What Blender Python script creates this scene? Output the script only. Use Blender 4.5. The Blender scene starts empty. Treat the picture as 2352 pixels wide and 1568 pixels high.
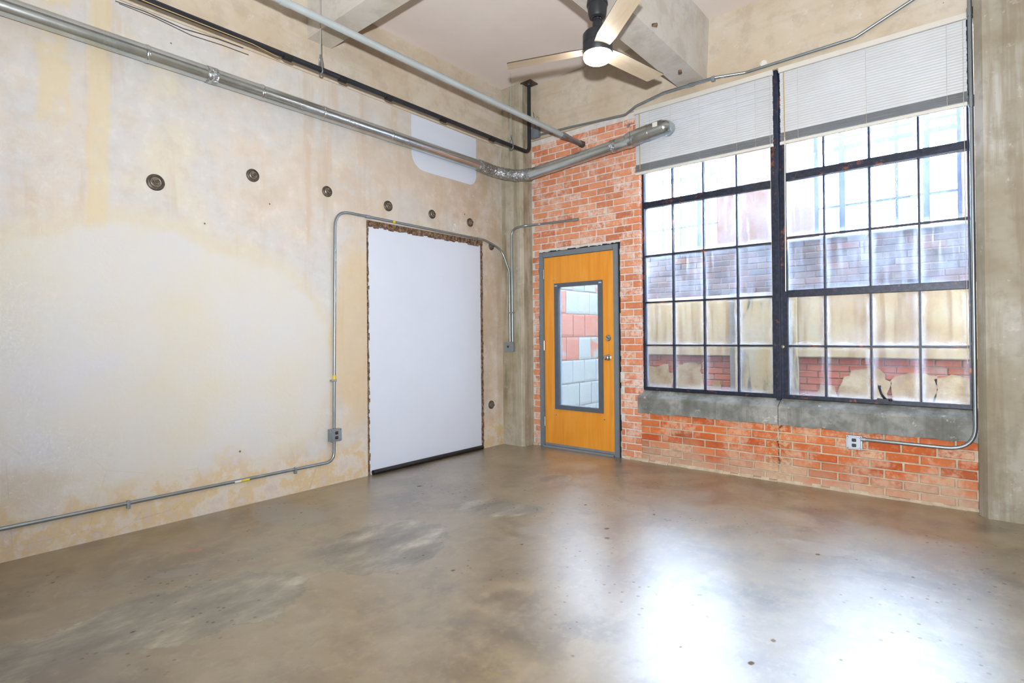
import bpy, bmesh, math, random
from mathutils import Vector, Matrix
random.seed(7)
SC = bpy.context.scene
COL = SC.collection
PI = math.pi

# ------------------------------------------------------------------ camera
W, H = 2352, 1568
YAW, PITCH, ROLL, FPX, PPX, PPY = -6.97033e-01, 5.4655e-03, -8.5946e-03, 1267.5, 3.1, -20.05
CAM = Vector((4.290, -5.113, 1.275))
fwd = Vector((math.sin(YAW) * math.cos(PITCH), math.cos(YAW) * math.cos(PITCH), math.sin(PITCH)))
rgt = Vector((math.cos(YAW), -math.sin(YAW), 0))
upv = rgt.cross(fwd)
r2 = math.cos(ROLL) * rgt + math.sin(ROLL) * upv
u2 = -math.sin(ROLL) * rgt + math.cos(ROLL) * upv
cd = bpy.data.cameras.new('camera')
cd.sensor_width = 36.0
cd.lens = FPX * 36.0 / W
cd.shift_x = -PPX / W
cd.shift_y = PPY / W
cd.clip_start = 0.02
cam = bpy.data.objects.new('camera', cd)
COL.objects.link(cam)
M = Matrix((r2, u2, -fwd)).transposed().to_4x4()
M.translation = CAM
cam.matrix_world = M
SC.camera = cam

# ------------------------------------------------------------------ world, lights, exposure
wd = bpy.data.worlds.new('sky')
SC.world = wd
wd.use_nodes = True
bg = wd.node_tree.nodes['Background']
bg.inputs['Color'].default_value = (0.67, 0.81, 1.0, 1)
bg.inputs['Strength'].default_value = 46.0

def lamp(name, typ, loc, power, color, **kw):
    ld = bpy.data.lights.new(name, typ)
    ld.energy = power
    ld.color = color
    for k, v in kw.items():
        setattr(ld, k, v)
    o = bpy.data.objects.new(name, ld)
    o.location = loc
    COL.objects.link(o)
    return o

# the photographer's flash, just above and behind the camera (its shadows show on ceiling and wall)
fl = lamp('camera_flash', 'SPOT', (4.46, -5.35, 1.47), 960, (0.955, 0.98, 1.0), shadow_soft_size=0.04, spot_size=math.radians(167), spot_blend=1.0)
fl.rotation_euler = Vector((2.4 - 4.46, -0.9 + 5.35, 4.05 - 1.47)).to_track_quat('-Z', 'Y').to_euler()

vs = SC.view_settings
vs.view_transform = 'Standard'
vs.look = 'None'
vs.exposure = 0.30
vs.gamma = 1.0
vs.use_curve_mapping = False
SC.cycles.use_denoising = True
SC.cycles.max_bounces = 6
SC.cycles.diffuse_bounces = 3
SC.cycles.glossy_bounces = 3
SC.cycles.transparent_max_bounces = 12
SC.cycles.use_adaptive_sampling = True
SC.cycles.adaptive_threshold = 0.09
SC.cycles.adaptive_min_samples = 20
SC.cycles.sample_clamp_indirect = 8.0
SC.cycles.caustics_reflective = False
SC.cycles.caustics_refractive = False

# ------------------------------------------------------------------ material kit
def lin(*c):
    if len(c) == 1:
        c = c[0]
    out = []
    for v in c[:3]:
        v = v / 255.0
        out.append(v / 12.92 if v <= 0.04045 else ((v + 0.055) / 1.055) ** 2.4)
    return (out[0], out[1], out[2], 1.0)

# yard base colours darkened to cancel the over-strong sky light falling on them
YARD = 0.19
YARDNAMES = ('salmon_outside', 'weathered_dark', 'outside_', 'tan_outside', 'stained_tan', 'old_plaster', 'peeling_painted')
class G:
    """small helper around a node tree"""
    def __init__(s, name, rough=0.7, metal=0.0, spec=0.5):
        s.m = bpy.data.materials.new(name)
        s.m.use_nodes = True
        s.t = s.m.node_tree
        s.b = s.t.nodes['Principled BSDF']
        s.out = s.t.nodes['Material Output']
        s.b.inputs['Roughness'].default_value = rough
        s.b.inputs['Metallic'].default_value = metal
        s.b.inputs['Specular IOR Level'].default_value = spec
        s._p = None
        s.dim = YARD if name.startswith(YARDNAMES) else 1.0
    def n(s, typ):
        return s.t.nodes.new(typ)
    def l(s, a, b):
        if isinstance(a, (int, float)):
            b.default_value = a
        elif isinstance(a, (tuple, list)):
            b.default_value = a if len(a) == len(b.default_value) else tuple(a[:3])
        else:
            s.t.links.new(a, b)
    def pos(s):
        if s._p is None:
            s._p = s.n('ShaderNodeNewGeometry').outputs['Position']
        return s._p
    def gen(s):
        return s.n('ShaderNodeTexCoord').outputs['Generated']
    def rnd(s):
        return s.n('ShaderNodeObjectInfo').outputs['Random']
    def xyz(s, v=None):
        k = s.n('ShaderNodeSeparateXYZ')
        s.l(v or s.pos(), k.inputs[0])
        return k.outputs
    def mp(s, scale=(1, 1, 1), loc=(0, 0, 0), rot=(0, 0, 0), v=None):
        k = s.n('ShaderNodeMapping')
        s.l(v or s.pos(), k.inputs['Vector'])
        k.inputs['Scale'].default_value = scale
        k.inputs['Location'].default_value = loc
        k.inputs['Rotation'].default_value = rot
        return k.outputs[0]
    def noise(s, scale, detail=4, rough=0.55, dist=0.0, v=None):
        k = s.n('ShaderNodeTexNoise')
        s.l(v or s.pos(), k.inputs['Vector'])
        k.inputs['Scale'].default_value = scale
        k.inputs['Detail'].default_value = min(detail, 4.5)
        k.inputs['Roughness'].default_value = rough
        k.inputs['Distortion'].default_value = dist
        return k.outputs['Fac']
    def voro(s, scale, v=None, rnd=1.0, feat='F1'):
        k = s.n('ShaderNodeTexVoronoi')
        k.feature = feat
        s.l(v or s.pos(), k.inputs['Vector'])
        k.inputs['Scale'].default_value = scale
        k.inputs['Randomness'].default_value = rnd
        return k
    def ramp(s, f, *stops):
        k = s.n('ShaderNodeValToRGB')
        e = k.color_ramp.elements
        while len(e) < len(stops):
            e.new(0.5)
        for i, (p, c) in enumerate(stops):
            e[i].position = p
            e[i].color = (c, c, c, 1) if isinstance(c, (int, float)) else c
        s.l(f, k.inputs[0])
        return k.outputs[0]
    def sm(s, f, a, b):
        """smooth step of f from a to b"""
        k = s.n('ShaderNodeMapRange')
        k.interpolation_type = 'SMOOTHSTEP'
        k.inputs['From Min'].default_value = a
        k.inputs['From Max'].default_value = b
        s.l(f, k.inputs['Value'])
        return k.outputs[0]
    def mix(s, f, a, b, mode='MIX'):
        k = s.n('ShaderNodeMix')
        k.data_type = 'RGBA'
        k.blend_type = mode
        s.l(f, k.inputs[0])
        s.l(a, k.inputs[6])
        s.l(b, k.inputs[7])
        return k.outputs[2]
    def mth(s, op, a, b=0.0, c=0.0):
        k = s.n('ShaderNodeMath')
        k.operation = op
        s.l(a, k.inputs[0])
        s.l(b, k.inputs[1])
        s.l(c, k.inputs[2])
        return k.outputs[0]
    def mul(s, a, b): return s.mth('MULTIPLY', a, b)
    def add(s, a, b): return s.mth('ADD', a, b)
    def sub(s, a, b): return s.mth('SUBTRACT', a, b)
    def ell(s, u, v, cu, cv, ru, rv, wob=0.0, soft=0.1, nz=None):
        """1 inside a wobbly ellipse, 0 outside"""
        a = s.mth('DIVIDE', s.sub(u, cu), ru)
        b = s.mth('DIVIDE', s.sub(v, cv), rv)
        d = s.mth('SQRT', s.add(s.mul(a, a), s.mul(b, b)))
        if nz is not None:
            d = s.add(d, s.mul(s.sub(nz, 0.5), wob))
        return s.sm(d, 1.0 + soft, 1.0 - soft)
    def band(s, u, c, w, soft, nz=None, wob=0.0):
        d = s.sub(u, c)
        if nz is not None:
            d = s.add(d, s.mul(s.sub(nz, 0.5), wob))
        return s.sm(s.mth('ABSOLUTE', d), w + soft, w)
    def color(s, c):
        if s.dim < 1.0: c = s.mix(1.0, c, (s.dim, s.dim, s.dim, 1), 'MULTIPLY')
        s.l(c, s.b.inputs['Base Color'])
    def rough(s, r): s.l(r, s.b.inputs['Roughness'])
    def bump(s, h, strength=0.3, dist=0.01):
        k = s.n('ShaderNodeBump')
        k.inputs['Strength'].default_value = strength
        k.inputs['Distance'].default_value = dist
        s.l(h, k.inputs['Height'])
        s.l(k.outputs[0], s.b.inputs['Normal'])

def plain(name, col, rough=0.6, metal=0.0, var=0.08, scale=12.0, spec=0.5):
    g = G(name, rough, metal, spec)
    c = lin(col)
    f = g.noise(scale, 5)
    d = tuple(max(0, x * (1 - var)) for x in c[:3]) + (1,)
    u = tuple(min(1, x * (1 + var)) for x in c[:3]) + (1,)
    g.color(g.ramp(f, (0.3, d), (0.7, u)))
    return g.m

MAT = {}
# plaster of the left wall
def m_plaster():
    g = G('left_wall_plaster', 0.85, spec=0.2)
    x, y, z = g.xyz()
    n1 = g.noise(0.9, 6, 0.6)
    n2 = g.noise(2.6, 6, 0.62)
    n3 = g.noise(9, 6, 0.65)
    st = g.noise(1.0, 5, 0.6, v=g.mp((1, 5.5, 0.55)))
    base = g.ramp(n1, (0.36, lin(202, 187, 171)), (0.46, lin(211, 200, 188)), (0.54, lin(203, 201, 199)), (0.64, lin(212, 204, 188)))
    base = g.mix(g.mul(g.sm(n2, 0.48, 0.66), 0.7), base, lin(204, 204, 203))
    base = g.mix(g.mul(g.sm(st, 0.52, 0.68), 0.6), base, lin(198, 177, 154))
    base = g.mix(g.mul(g.sm(n3, 0.48, 0.66), 0.35), base, lin(194, 184, 172))
    base = g.mix(g.mul(g.sm(n3, 0.46, 0.34), 0.3), base, lin(222, 218, 212))
    # cream patch with ochre rim
    wob = g.noise(1.6, 5, 0.6)
    wob = g.add(g.mul(wob, 0.7), g.mul(g.noise(5, 6, 0.7), 0.3))
    inner = g.ell(y, z, -3.80, 1.06, 1.36, 0.93, 0.5, 0.05, wob)
    rim = g.ell(y, z, -3.80, 1.08, 1.42, 1.04, 0.34, 0.09, wob)
    base = g.mix(g.mul(rim, 0.6), base, lin(214, 203, 178))
    cream = g.ramp(g.noise(1.5, 6, 0.6), (0.3, lin(212, 206, 190)), (0.5, lin(210, 208, 203)), (0.7, lin(206, 206, 212)))
    base = g.mix(g.mul(inner, 0.92), base, cream)
    # ochre runs from the top
    w2 = g.noise(1.7, 4, 0.6, v=g.mp((1, 0.2, 1)))
    w3 = g.noise(6, 4, 0.6)
    run1 = g.mul(g.band(y, -4.105, 0.042, 0.035, w2, 0.22), g.sm(z, 1.90, 2.15))
    run2 = g.mul(g.band(y, -4.33, 0.05, 0.05, w2, 0.35), g.mul(g.sm(z, 2.45, 2.7), g.sm(n2, 0.38, 0.5)))
    runs = g.mul(g.mth('MAXIMUM', run1, run2), g.sm(w3, 0.25, 0.45))
    base = g.mix(g.mul(runs, 0.6), base, lin(216, 199, 158))
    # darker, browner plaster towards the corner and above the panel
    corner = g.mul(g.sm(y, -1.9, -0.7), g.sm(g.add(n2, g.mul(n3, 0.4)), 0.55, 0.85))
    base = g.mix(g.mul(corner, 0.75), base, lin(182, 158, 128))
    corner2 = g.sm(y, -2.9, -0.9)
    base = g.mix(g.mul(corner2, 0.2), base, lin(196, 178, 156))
    # ochre beside the panel
    och = g.mul(g.ell(y, z, -2.20, 1.3, 0.24, 0.8, 0.9, 0.25, n2), 0.55)
    base = g.mix(och, base, lin(211, 185, 140))
    # foot of the wall
    low = g.mul(g.sm(g.add(z, g.mul(g.sub(n2, 0.5), 0.6)), 0.42, 0.22), 0.8)
    foot = g.ramp(g.noise(4.2, 6, 0.7), (0.34, lin(205, 190, 178)), (0.46, lin(216, 205, 190)), (0.55, lin(212, 184, 134)), (0.63, lin(206, 190, 176)), (0.74, lin(220, 216, 210)))
    base = g.mix(low, base, foot)
    lowl = g.mul(g.ell(y, z, -4.62, 0.40, 0.34, 0.14, 1.4, 0.35, n2), 0.45)
    base = g.mix(lowl, base, lin(192, 174, 142))
    # white chips near the corner
    chip = g.mul(g.sm(g.noise(14, 5, 0.7), 0.63, 0.68), g.ell(y, z, -0.75, 2.72, 0.5, 0.35, 0.6, 0.3, n2))
    base = g.mix(chip, base, lin(226, 226, 224))
    # pin holes
    v = g.voro(2.6)
    hole = g.sm(v.outputs['Distance'], 0.026, 0.014)
    base = g.mix(g.mul(hole, 0.85), base, lin(70, 60, 52))
    ck = g.voro(1.7, v=g.mp((1, 1, 1), (0.3, 0, 0)), feat='DISTANCE_TO_EDGE')
    crack = g.mul(g.sm(g.add(ck.outputs['Distance'], g.mul(n3, 0.006)), 0.0065, 0.0045), g.mul(g.sm(z, 0.75, 0.4), g.sm(n2, 0.45, 0.55)))
    base = g.mix(g.mul(crack, 0.16), base, lin(120, 96, 74))
    g.color(base)
    g.bump(g.add(g.mul(n3, 0.5), g.noise(40, 4)), 0.12, 0.01)
    return g.m
MAT['plaster'] = m_plaster()

MAT['plain_plaster'] = plain('plain_cream_plaster', (206, 198, 186), 0.85, var=0.06, scale=2.0)
def m_concrete(name, cols, streak=0.5, green=0.0, white=0.3, sc=1.0, vert=True):
    g = G(name, 0.85, spec=0.2)
    n1 = g.noise(1.3 * sc, 6, 0.62)
    n2 = g.noise(6 * sc, 6, 0.65)
    sv = g.mp((7, 7, 0.5)) if vert else g.mp((0.5, 0.5, 6))
    st = g.noise(1.2, 6, 0.65, v=sv)
    base = g.ramp(n1, (0.38, lin(cols[0])), (0.5, lin(cols[1])), (0.62, lin(cols[2])))
    base = g.mix(g.mul(g.sm(n2, 0.48, 0.64), 0.35), base, lin(tuple(int(c * 0.86) for c in cols[0])))
    base = g.mix(g.mul(g.sm(st, 0.47, 0.64), streak), base, lin(cols[3]))
    if green:
        gm = g.mul(g.sm(g.noise(1.0, 6, 0.7, v=g.mp((5, 5, 0.8), (3, 1, 0))), 0.52, 0.68), green)
        base = g.mix(gm, base, lin(112, 104, 72))
    wm = g.mul(g.sm(g.noise(10, 6, 0.75), 0.60, 0.70), white)
    base = g.mix(wm, base, lin(222, 219, 214))
    pit = g.sm(g.voro(9).outputs['Distance'], 0.055, 0.03)
    pit = g.mul(pit, g.sm(n1, 0.45, 0.6))
    base = g.mix(g.mul(pit, 0.6), base, lin(105, 92, 78))
    g.color(base)
    g.bump(g.add(n2, g.mul(g.noise(45, 4), 0.5)), 0.22, 0.012)
    return g.m
MAT['column'] = m_concrete('board_marked_concrete', [(170, 158, 134), (178, 170, 152), (190, 183, 170), (146, 134, 110)], 0.6, 0.55, 0.2)
MAT['column_r'] = m_concrete('grey_column_concrete', [(150, 141, 122), (164, 157, 142), (184, 181, 174), (136, 124, 102)], 0.6, 0.12, 0.3)
MAT['beam'] = m_concrete('tan_beam_concrete', [(200, 184, 162), (204, 192, 173), (208, 200, 188), (188, 171, 147)], 0.35, 0.0, 0.35, vert=False)
MAT['beam_grey'] = m_concrete('pale_beam_concrete', [(205, 198, 188), (212, 208, 202), (214, 212, 210), (205, 192, 170)], 0.3, 0.0, 0.2, vert=False)
MAT['sill'] = m_concrete('blue_grey_sill_concrete', [(112, 112, 108), (134, 137, 135), (160, 161, 158), (98, 98, 92)], 0.55, 0.1, 0.5, 2.2)
MAT['outer_concrete'] = m_concrete('outside_concrete', [(150, 140, 125), (168, 158, 142), (180, 172, 160), (130, 120, 105)], 0.4, 0.0, 0.2)

def m_ceiling():
    g = G('painted_ceiling', 0.8, spec=0.2)
    x, y, z = g.xyz()
    base = g.ramp(g.noise(1.1, 5, 0.6), (0.3, lin(232, 222, 217)), (0.6, lin(238, 229, 225)), (0.75, lin(242, 235, 231)))
    # board marks running away towards the window wall
    q = g.mth('ABSOLUTE', g.sub(g.mth('FRACT', g.mul(g.add(x, g.mul(g.noise(0.8, 3), 0.02)), 4.2)), 0.5))
    line = g.mul(g.sm(q, 0.024, 0.008), g.sm(g.noise(2.0, 4), 0.46, 0.6))
    base = g.mix(g.mul(line, 0.35), base, lin(228, 222, 216))
    g.color(base)
    g.bump(g.noise(18, 4), 0.08, 0.01)
    return g.m
MAT['ceiling'] = m_ceiling()

def m_floor():
    g = G('polished_concrete_floor', 0.3, spec=0.5)
    x, y, z = g.xyz()
    n1 = g.noise(0.8, 7, 0.62, 0.0)
    n2 = g.noise(3.0, 8, 0.66, 0.0)
    n3 = g.noise(15, 6, 0.7)
    base = g.ramp(n1, (0.34, lin(68, 53, 28)), (0.43, lin(102, 83, 48)), (0.50, lin(124, 106, 68)), (0.57, lin(134, 119, 84)), (0.66, lin(86, 73, 48)))
    base = g.mix(g.mul(g.sm(n2, 0.48, 0.62), 0.6), base, lin(134, 122, 98))
    base = g.mix(g.mul(g.sm(n2, 0.46, 0.32), 0.55), base, lin(84, 62, 36))
    base = g.mix(g.mul(g.sm(n3, 0.50, 0.68), 0.40), base, lin(156, 142, 110))
    base = g.mix(g.mul(g.sm(g.noise(5.5, 8, 0.75), 0.52, 0.66), 0.4), base, lin(96, 82, 60))
    # grey repair patches
    def patch(cx, cy, rx, ry, ang, wob=0.35, soft=0.035):
        c_, s_ = math.cos(ang), math.sin(ang)
        u = g.add(g.mul(g.sub(x, cx), c_), g.mul(g.sub(y, cy), s_))
        w = g.sub(g.mul(g.sub(y, cy), c_), g.mul(g.sub(x, cx), s_))
        return g.ell(u, w, 0, 0, rx, ry, wob * 2.2, soft, nf)
    nf = g.noise(4.5, 8, 0.72)
    sk = g.noise(2.2, 8, 0.72, v=g.mp((2.4, 1.2, 1), (0, 0, 0), (0, 0, 0.5)))
    grey = g.ramp(sk, (0.36, lin(78, 72, 54)), (0.5, lin(112, 106, 88)), (0.6, lin(146, 140, 118)), (0.68, lin(178, 172, 150)))
    base = g.mix(g.mul(g.sm(sk, 0.52, 0.66), 0.4), base, lin(158, 140, 106))
    base = g.mix(g.mul(g.sm(sk, 0.46, 0.34), 0.4), base, lin(86, 70, 46))
    grey2 = g.ramp(n2, (0.3, lin(110, 106, 96)), (0.6, lin(128, 124, 114)))
    patches = [patch(1.45, -4.08, 0.30, 0.52, -0.35, 0.5), patch(1.50, -3.00, 0.36, 0.44, 0.55, 0.35), patch(1.55, -2.06, 0.36, 0.17, 0.45, 0.6),
               patch(1.42, -1.12, 0.13, 0.15, 0.0, 0.25), patch(1.36, -4.75, 0.20, 0.22, 0.3, 0.5)]
    pm = patches[0]
    for p in patches[1:]:
        pm = g.mth('MAXIMUM', pm, p)
    rim_ = g.mul(g.sm(pm, 0.15, 0.45), g.sm(pm, 0.85, 0.5))
    base = g.mix(g.mul(pm, 0.85), base, grey)
    base = g.mix(g.mul(rim_, 0.45), base, lin(78, 74, 70))
    base = g.mix(g.mul(patch(0.46, -3.10, 0.34, 0.20, 0.1, 0.3, 0.1), 0.7), base, grey2)
    base = g.mix(g.mul(patch(0.95, -3.98, 0.055, 0.12, -0.5, 0.4, 0.1), 0.85), base, lin(112, 100, 88))
    base = g.mix(g.mul(patch(0.67, -3.80, 0.025, 0.05, -0.5, 1.6, 0.1), 0.8), base, lin(160, 84, 52))
    base = g.mix(g.mul(patch(3.55, -1.45, 0.17, 0.10, 0.2, 0.2, 0.06), 0.4), base, lin(150, 140, 125))
    # pits and worn spots
    v = g.voro(5.5, v=g.mp((1, 0.8, 1), (0.2, 0.4, 0), (0, 0, 0.6)))
    pit = g.sm(g.add(v.outputs['Distance'], g.add(g.mul(n3, 0.12), g.mul(g.noise(1.9, 2), 0.22))), 0.245, 0.205)
    pit = g.mul(pit, g.sm(v.outputs['Color'], 0.45, 0.55))
    v2 = g.voro(17)
    pit2 = g.mul(g.sm(g.add(v2.outputs['Distance'], g.mul(n3, 0.08)), 0.20, 0.15), g.sm(g.noise(1.3, 3), 0.47, 0.60))
    pits = g.mth('MAXIMUM', pit, g.mul(pit2, 0.5))
    base = g.mix(g.mul(pits, 0.3), base, lin(70, 62, 52))
    edge = g.mul(g.sm(g.mth('MINIMUM', g.add(x, g.mul(n2, 0.06)), g.sub(g.mul(n2, 0.06), y)), 0.075, 0.03), 0.6)
    base = g.mix(edge, base, lin(120, 112, 102))
    g.color(base)
    rr = g.add(0.34, g.add(g.mul(g.sm(n2, 0.35, 0.7), 0.09), g.add(g.mul(pits, 0.4), g.mul(pm, 0.12))))
    g.rough(rr)
    g.b.inputs['IOR'].default_value = 1.5
    g.l(g.sub(1.0, g.add(g.mul(pits, 0.8), g.mul(g.sm(g.noise(60, 5, 0.8), 0.58, 0.72), 0.25))), g.b.inputs['Coat Weight'])
    g.b.inputs['Coat IOR'].default_value = 2.3
    g.l(g.add(0.33, g.add(g.mul(n2, 0.08), g.mul(pits, 0.35))), g.b.inputs['Coat Roughness'])
    h = g.sub(g.add(g.mul(g.noise(2.5, 4), 0.5), g.mul(n3, 0.12)), g.mul(pits, 0.4))
    g.bump(h, 0.03, 0.012)
    return g.m
MAT['floor'] = m_floor()

def m_brick(name, cols, white, wcol, wsc=4.0, dirt=0.0):
    g = G(name, 0.85, spec=0.2)
    r = g.rnd()
    base = g.ramp(r, *[(0.02 + 0.96 * i / (len(cols) - 1), lin(c)) for i, c in enumerate(cols)])
    n = g.noise(22, 6, 0.7)
    base = g.mix(g.mul(g.sm(n, 0.45, 0.72), 0.35), base, lin(tuple(min(255, int(c * 1.18)) for c in cols[0])))
    base = g.mix(g.mul(g.sm(g.noise(9, 5, 0.6), 0.5, 0.7), 0.25), base, lin(tuple(int(c * 0.72) for c in cols[-1])))
    r2_ = g.mth('FRACT', g.mul(r, 13.7))
    base = g.mix(g.mul(g.sm(r2_, 0.86, 0.9), g.mul(g.sm(n, 0.36, 0.6), 0.75)), base, lin(wcol))
    base = g.mix(g.mul(g.sm(r2_, 0.14, 0.1), 0.35), base, lin(tuple(int(c * 0.8) for c in cols[-1])))
    wm = g.mul(g.sm(g.add(g.mul(g.noise(wsc, 6, 0.7), 0.75), g.mul(n, 0.3)), 0.50, 0.64), white)
    base = g.mix(wm, base, lin(wcol))
    if dirt:
        x, y, z = g.xyz()
        dm = g.mul(g.sm(g.add(z, g.mul(g.sub(g.noise(3.5, 5), 0.5), 0.5)), 0.30, -0.02), dirt)
        base = g.mix(dm, base, lin(196, 172, 150))
        # the crack that runs down under the mullion, with its run of dirt
        k = g.mul(g.band(x, 2.985, 0.004, 0.004, g.noise(7, 4), 0.10), g.sm(z, 0.08, 0.16))
        base = g.mix(g.mul(k, 0.8), base, lin(62, 40, 26))
        k2 = g.mul(g.band(x, 2.985, 0.05, 0.12, g.noise(9, 4), 0.2), g.sm(g.noise(26, 5, 0.7), 0.45, 0.6))
        base = g.mix(g.mul(k2, 0.55), base, lin(214, 196, 160))
    g.color(base)
    g.bump(g.add(n, g.noise(70, 3)), 0.35, 0.006)
    return g.m
MAT['brick_pier'] = m_brick('orange_pier_brick', [(218, 142, 104), (224, 154, 116), (211, 130, 92), (226, 164, 132), (206, 124, 88)], 0.6, (230, 212, 202))
MAT['brick_low'] = m_brick('red_spandrel_brick', [(202, 102, 54), (212, 120, 70), (190, 90, 48), (218, 136, 88), (180, 88, 50)], 0.6, (220, 186, 160), 3.2, 0.8)
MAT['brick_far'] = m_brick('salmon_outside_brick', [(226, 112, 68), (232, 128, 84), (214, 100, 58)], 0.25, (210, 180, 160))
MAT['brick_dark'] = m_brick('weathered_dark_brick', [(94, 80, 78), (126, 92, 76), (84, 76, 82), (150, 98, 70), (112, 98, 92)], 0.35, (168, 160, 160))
MAT['mortar_pier'] = plain('pale_mortar', (218, 212, 208), 0.9, var=0.15, scale=16)
MAT['mortar_low'] = plain('tan_mortar', (196, 180, 158), 0.9, var=0.2, scale=12)
MAT['mortar_far'] = plain('outside_mortar', (176, 160, 142), 0.9, var=0.2, scale=9)

def m_galv():
    g = G('galvanised_steel', 0.3, 1.0)
    n = g.noise(3.5, 5, 0.6)
    g.color(g.ramp(n, (0.3, lin(184, 194, 196)), (0.6, lin(206, 214, 218)), (0.8, lin(192, 200, 200))))
    g.rough(g.add(0.20, g.mul(g.noise(8, 4), 0.12)))
    return g.m
MAT['galv'] = m_galv()
def m_foil():
    g = G('crumpled_foil_tape', 0.22, 1.0)
    n = g.noise(26, 5, 0.6, 1.0)
    g.color(g.ramp(n, (0.35, lin(150, 158, 162)), (0.6, lin(205, 212, 218))))
    g.bump(n, 0.9, 0.02)
    return g.m
MAT['foil'] = m_foil()
MAT['conduit'] = plain('grey_conduit_steel', (150, 160, 166), 0.36, 0.85, 0.1, 9)
MAT['pipe_pale'] = plain('pale_grey_painted_pipe', (182, 192, 194), 0.42, 0.25, 0.08, 5)
MAT['pipe_black'] = plain('black_iron_pipe', (44, 47, 54), 0.38, 0.3, 0.25, 7)
MAT['iron'] = plain('dark_cast_iron', (92, 84, 76), 0.5, 0.5, 0.5, 30)
MAT['iron_lt'] = plain('worn_bolt_iron', (132, 122, 108), 0.45, 0.5, 0.45, 40)
MAT['box'] = plain('grey_box_steel', (152, 162, 170), 0.4, 0.6, 0.08, 9)
MAT['box_white'] = plain('bright_cover_plate', (196, 206, 220), 0.4, 0.3, 0.05, 9)
MAT['black'] = plain('black_rubber', (20, 20, 22), 0.5, 0, 0.2, 20)
MAT['socket'] = plain('black_socket_face', (28, 28, 30), 0.4, 0, 0.1, 20)
MAT['yellow'] = plain('yellow_sticker', (222, 196, 40), 0.6, 0, 0.05)
MAT['sticker'] = plain('white_sticker', (216, 216, 208), 0.6, 0, 0.05)
MAT['panel'] = plain('white_panel_paint', (214, 222, 236), 0.55, 0, 0.02, 2.0)
MAT['frame_grey'] = plain('blue_grey_door_paint', (116, 126, 134), 0.4, 0, 0.06, 14)
MAT['bead'] = plain('dark_grey_bead_paint', (86, 94, 104), 0.4, 0, 0.08, 14)
MAT['chrome'] = plain('satin_nickel', (186, 188, 190), 0.22, 1.0, 0.05)
MAT['alu'] = plain('aluminium_threshold', (170, 180, 186), 0.35, 0.8, 0.08)
MAT['spall'] = (lambda g: (g.color(g.ramp(g.noise(34, 6, 0.75), (0.35, lin(84, 64, 50)), (0.5, lin(126, 100, 80)), (0.64, lin(170, 150, 134)))), g.bump(g.noise(50, 5, 0.7), 0.9, 0.02), g.m)[-1])(G('broken_masonry_edge', 0.95, spec=0.1))
MAT['fan_black'] = plain('matte_black_fan', (46, 48, 52), 0.42, 0.2, 0.06, 10)
MAT['wire'] = plain('grey_wire', (170, 172, 166), 0.5, 0.0, 0.1)
MAT['wire_dark'] = plain('dark_wire', (60, 60, 66), 0.5)
MAT['wire_green'] = plain('green_wire', (150, 150, 60), 0.5)
MAT['cord'] = plain('blind_cord', (196, 192, 186), 0.8)
MAT['wand'] = plain('yellowed_wand', (190, 164, 108), 0.4)
MAT['ceil_white'] = plain('white_paint_chip', (226, 224, 220), 0.8)

def m_wood(name, c1, c2, c3, axis='z', sc=1.0):
    g = G(name, 0.38, spec=0.4)
    s = {'z': (9, 9, 0.7), 'x': (0.8, 9, 9), 'obj': (0.9, 9, 9)}[axis]
    v = g.n('ShaderNodeTexCoord').outputs['Object'] if axis == 'obj' else g.pos()
    f = g.noise(1.6 * sc, 6, 0.6, 1.2, v=g.mp(s, v=v))
    f2 = g.noise(2.0, 4, 0.6, v=v)
    base = g.ramp(f, (0.3, lin(c1)), (0.52, lin(c2)), (0.72, lin(c3)))
    base = g.mix(g.mul(g.sm(f2, 0.5, 0.75), 0.3), base, lin(c1))
    g.color(base)
    g.bump(f, 0.04, 0.003)
    return g.m
MAT['door'] = m_wood('orange_varnished_veneer', (222, 140, 42), (232, 154, 52), (238, 165, 66))
MAT['blade'] = m_wood('greige_fan_blade', (196, 176, 148), (206, 190, 166), (214, 202, 182), 'obj')
MAT['blade_edge'] = plain('dark_blade_edge', (70, 58, 50), 0.5)

def m_steel_window():
    g = G('black_window_steel', 0.42, 0.2)
    n = g.noise(7, 6, 0.7)
    n2 = g.noise(30, 5, 0.7)
    base = g.ramp(n2, (0.35, lin(20, 25, 42)), (0.65, lin(42, 50, 70)))
    rust = g.mul(g.sm(g.add(n, g.mul(n2, 0.3)), 0.72, 0.84), 0.8)
    base = g.mix(rust, base, lin(140, 78, 48))
    g.color(base)
    g.bump(n2, 0.2, 0.004)
    return g.m
MAT['steel'] = m_steel_window()
MAT['steel_far'] = plain('outside_window_steel', (84, 110, 168), 0.5, 0.1, 0.15, 9)

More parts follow.
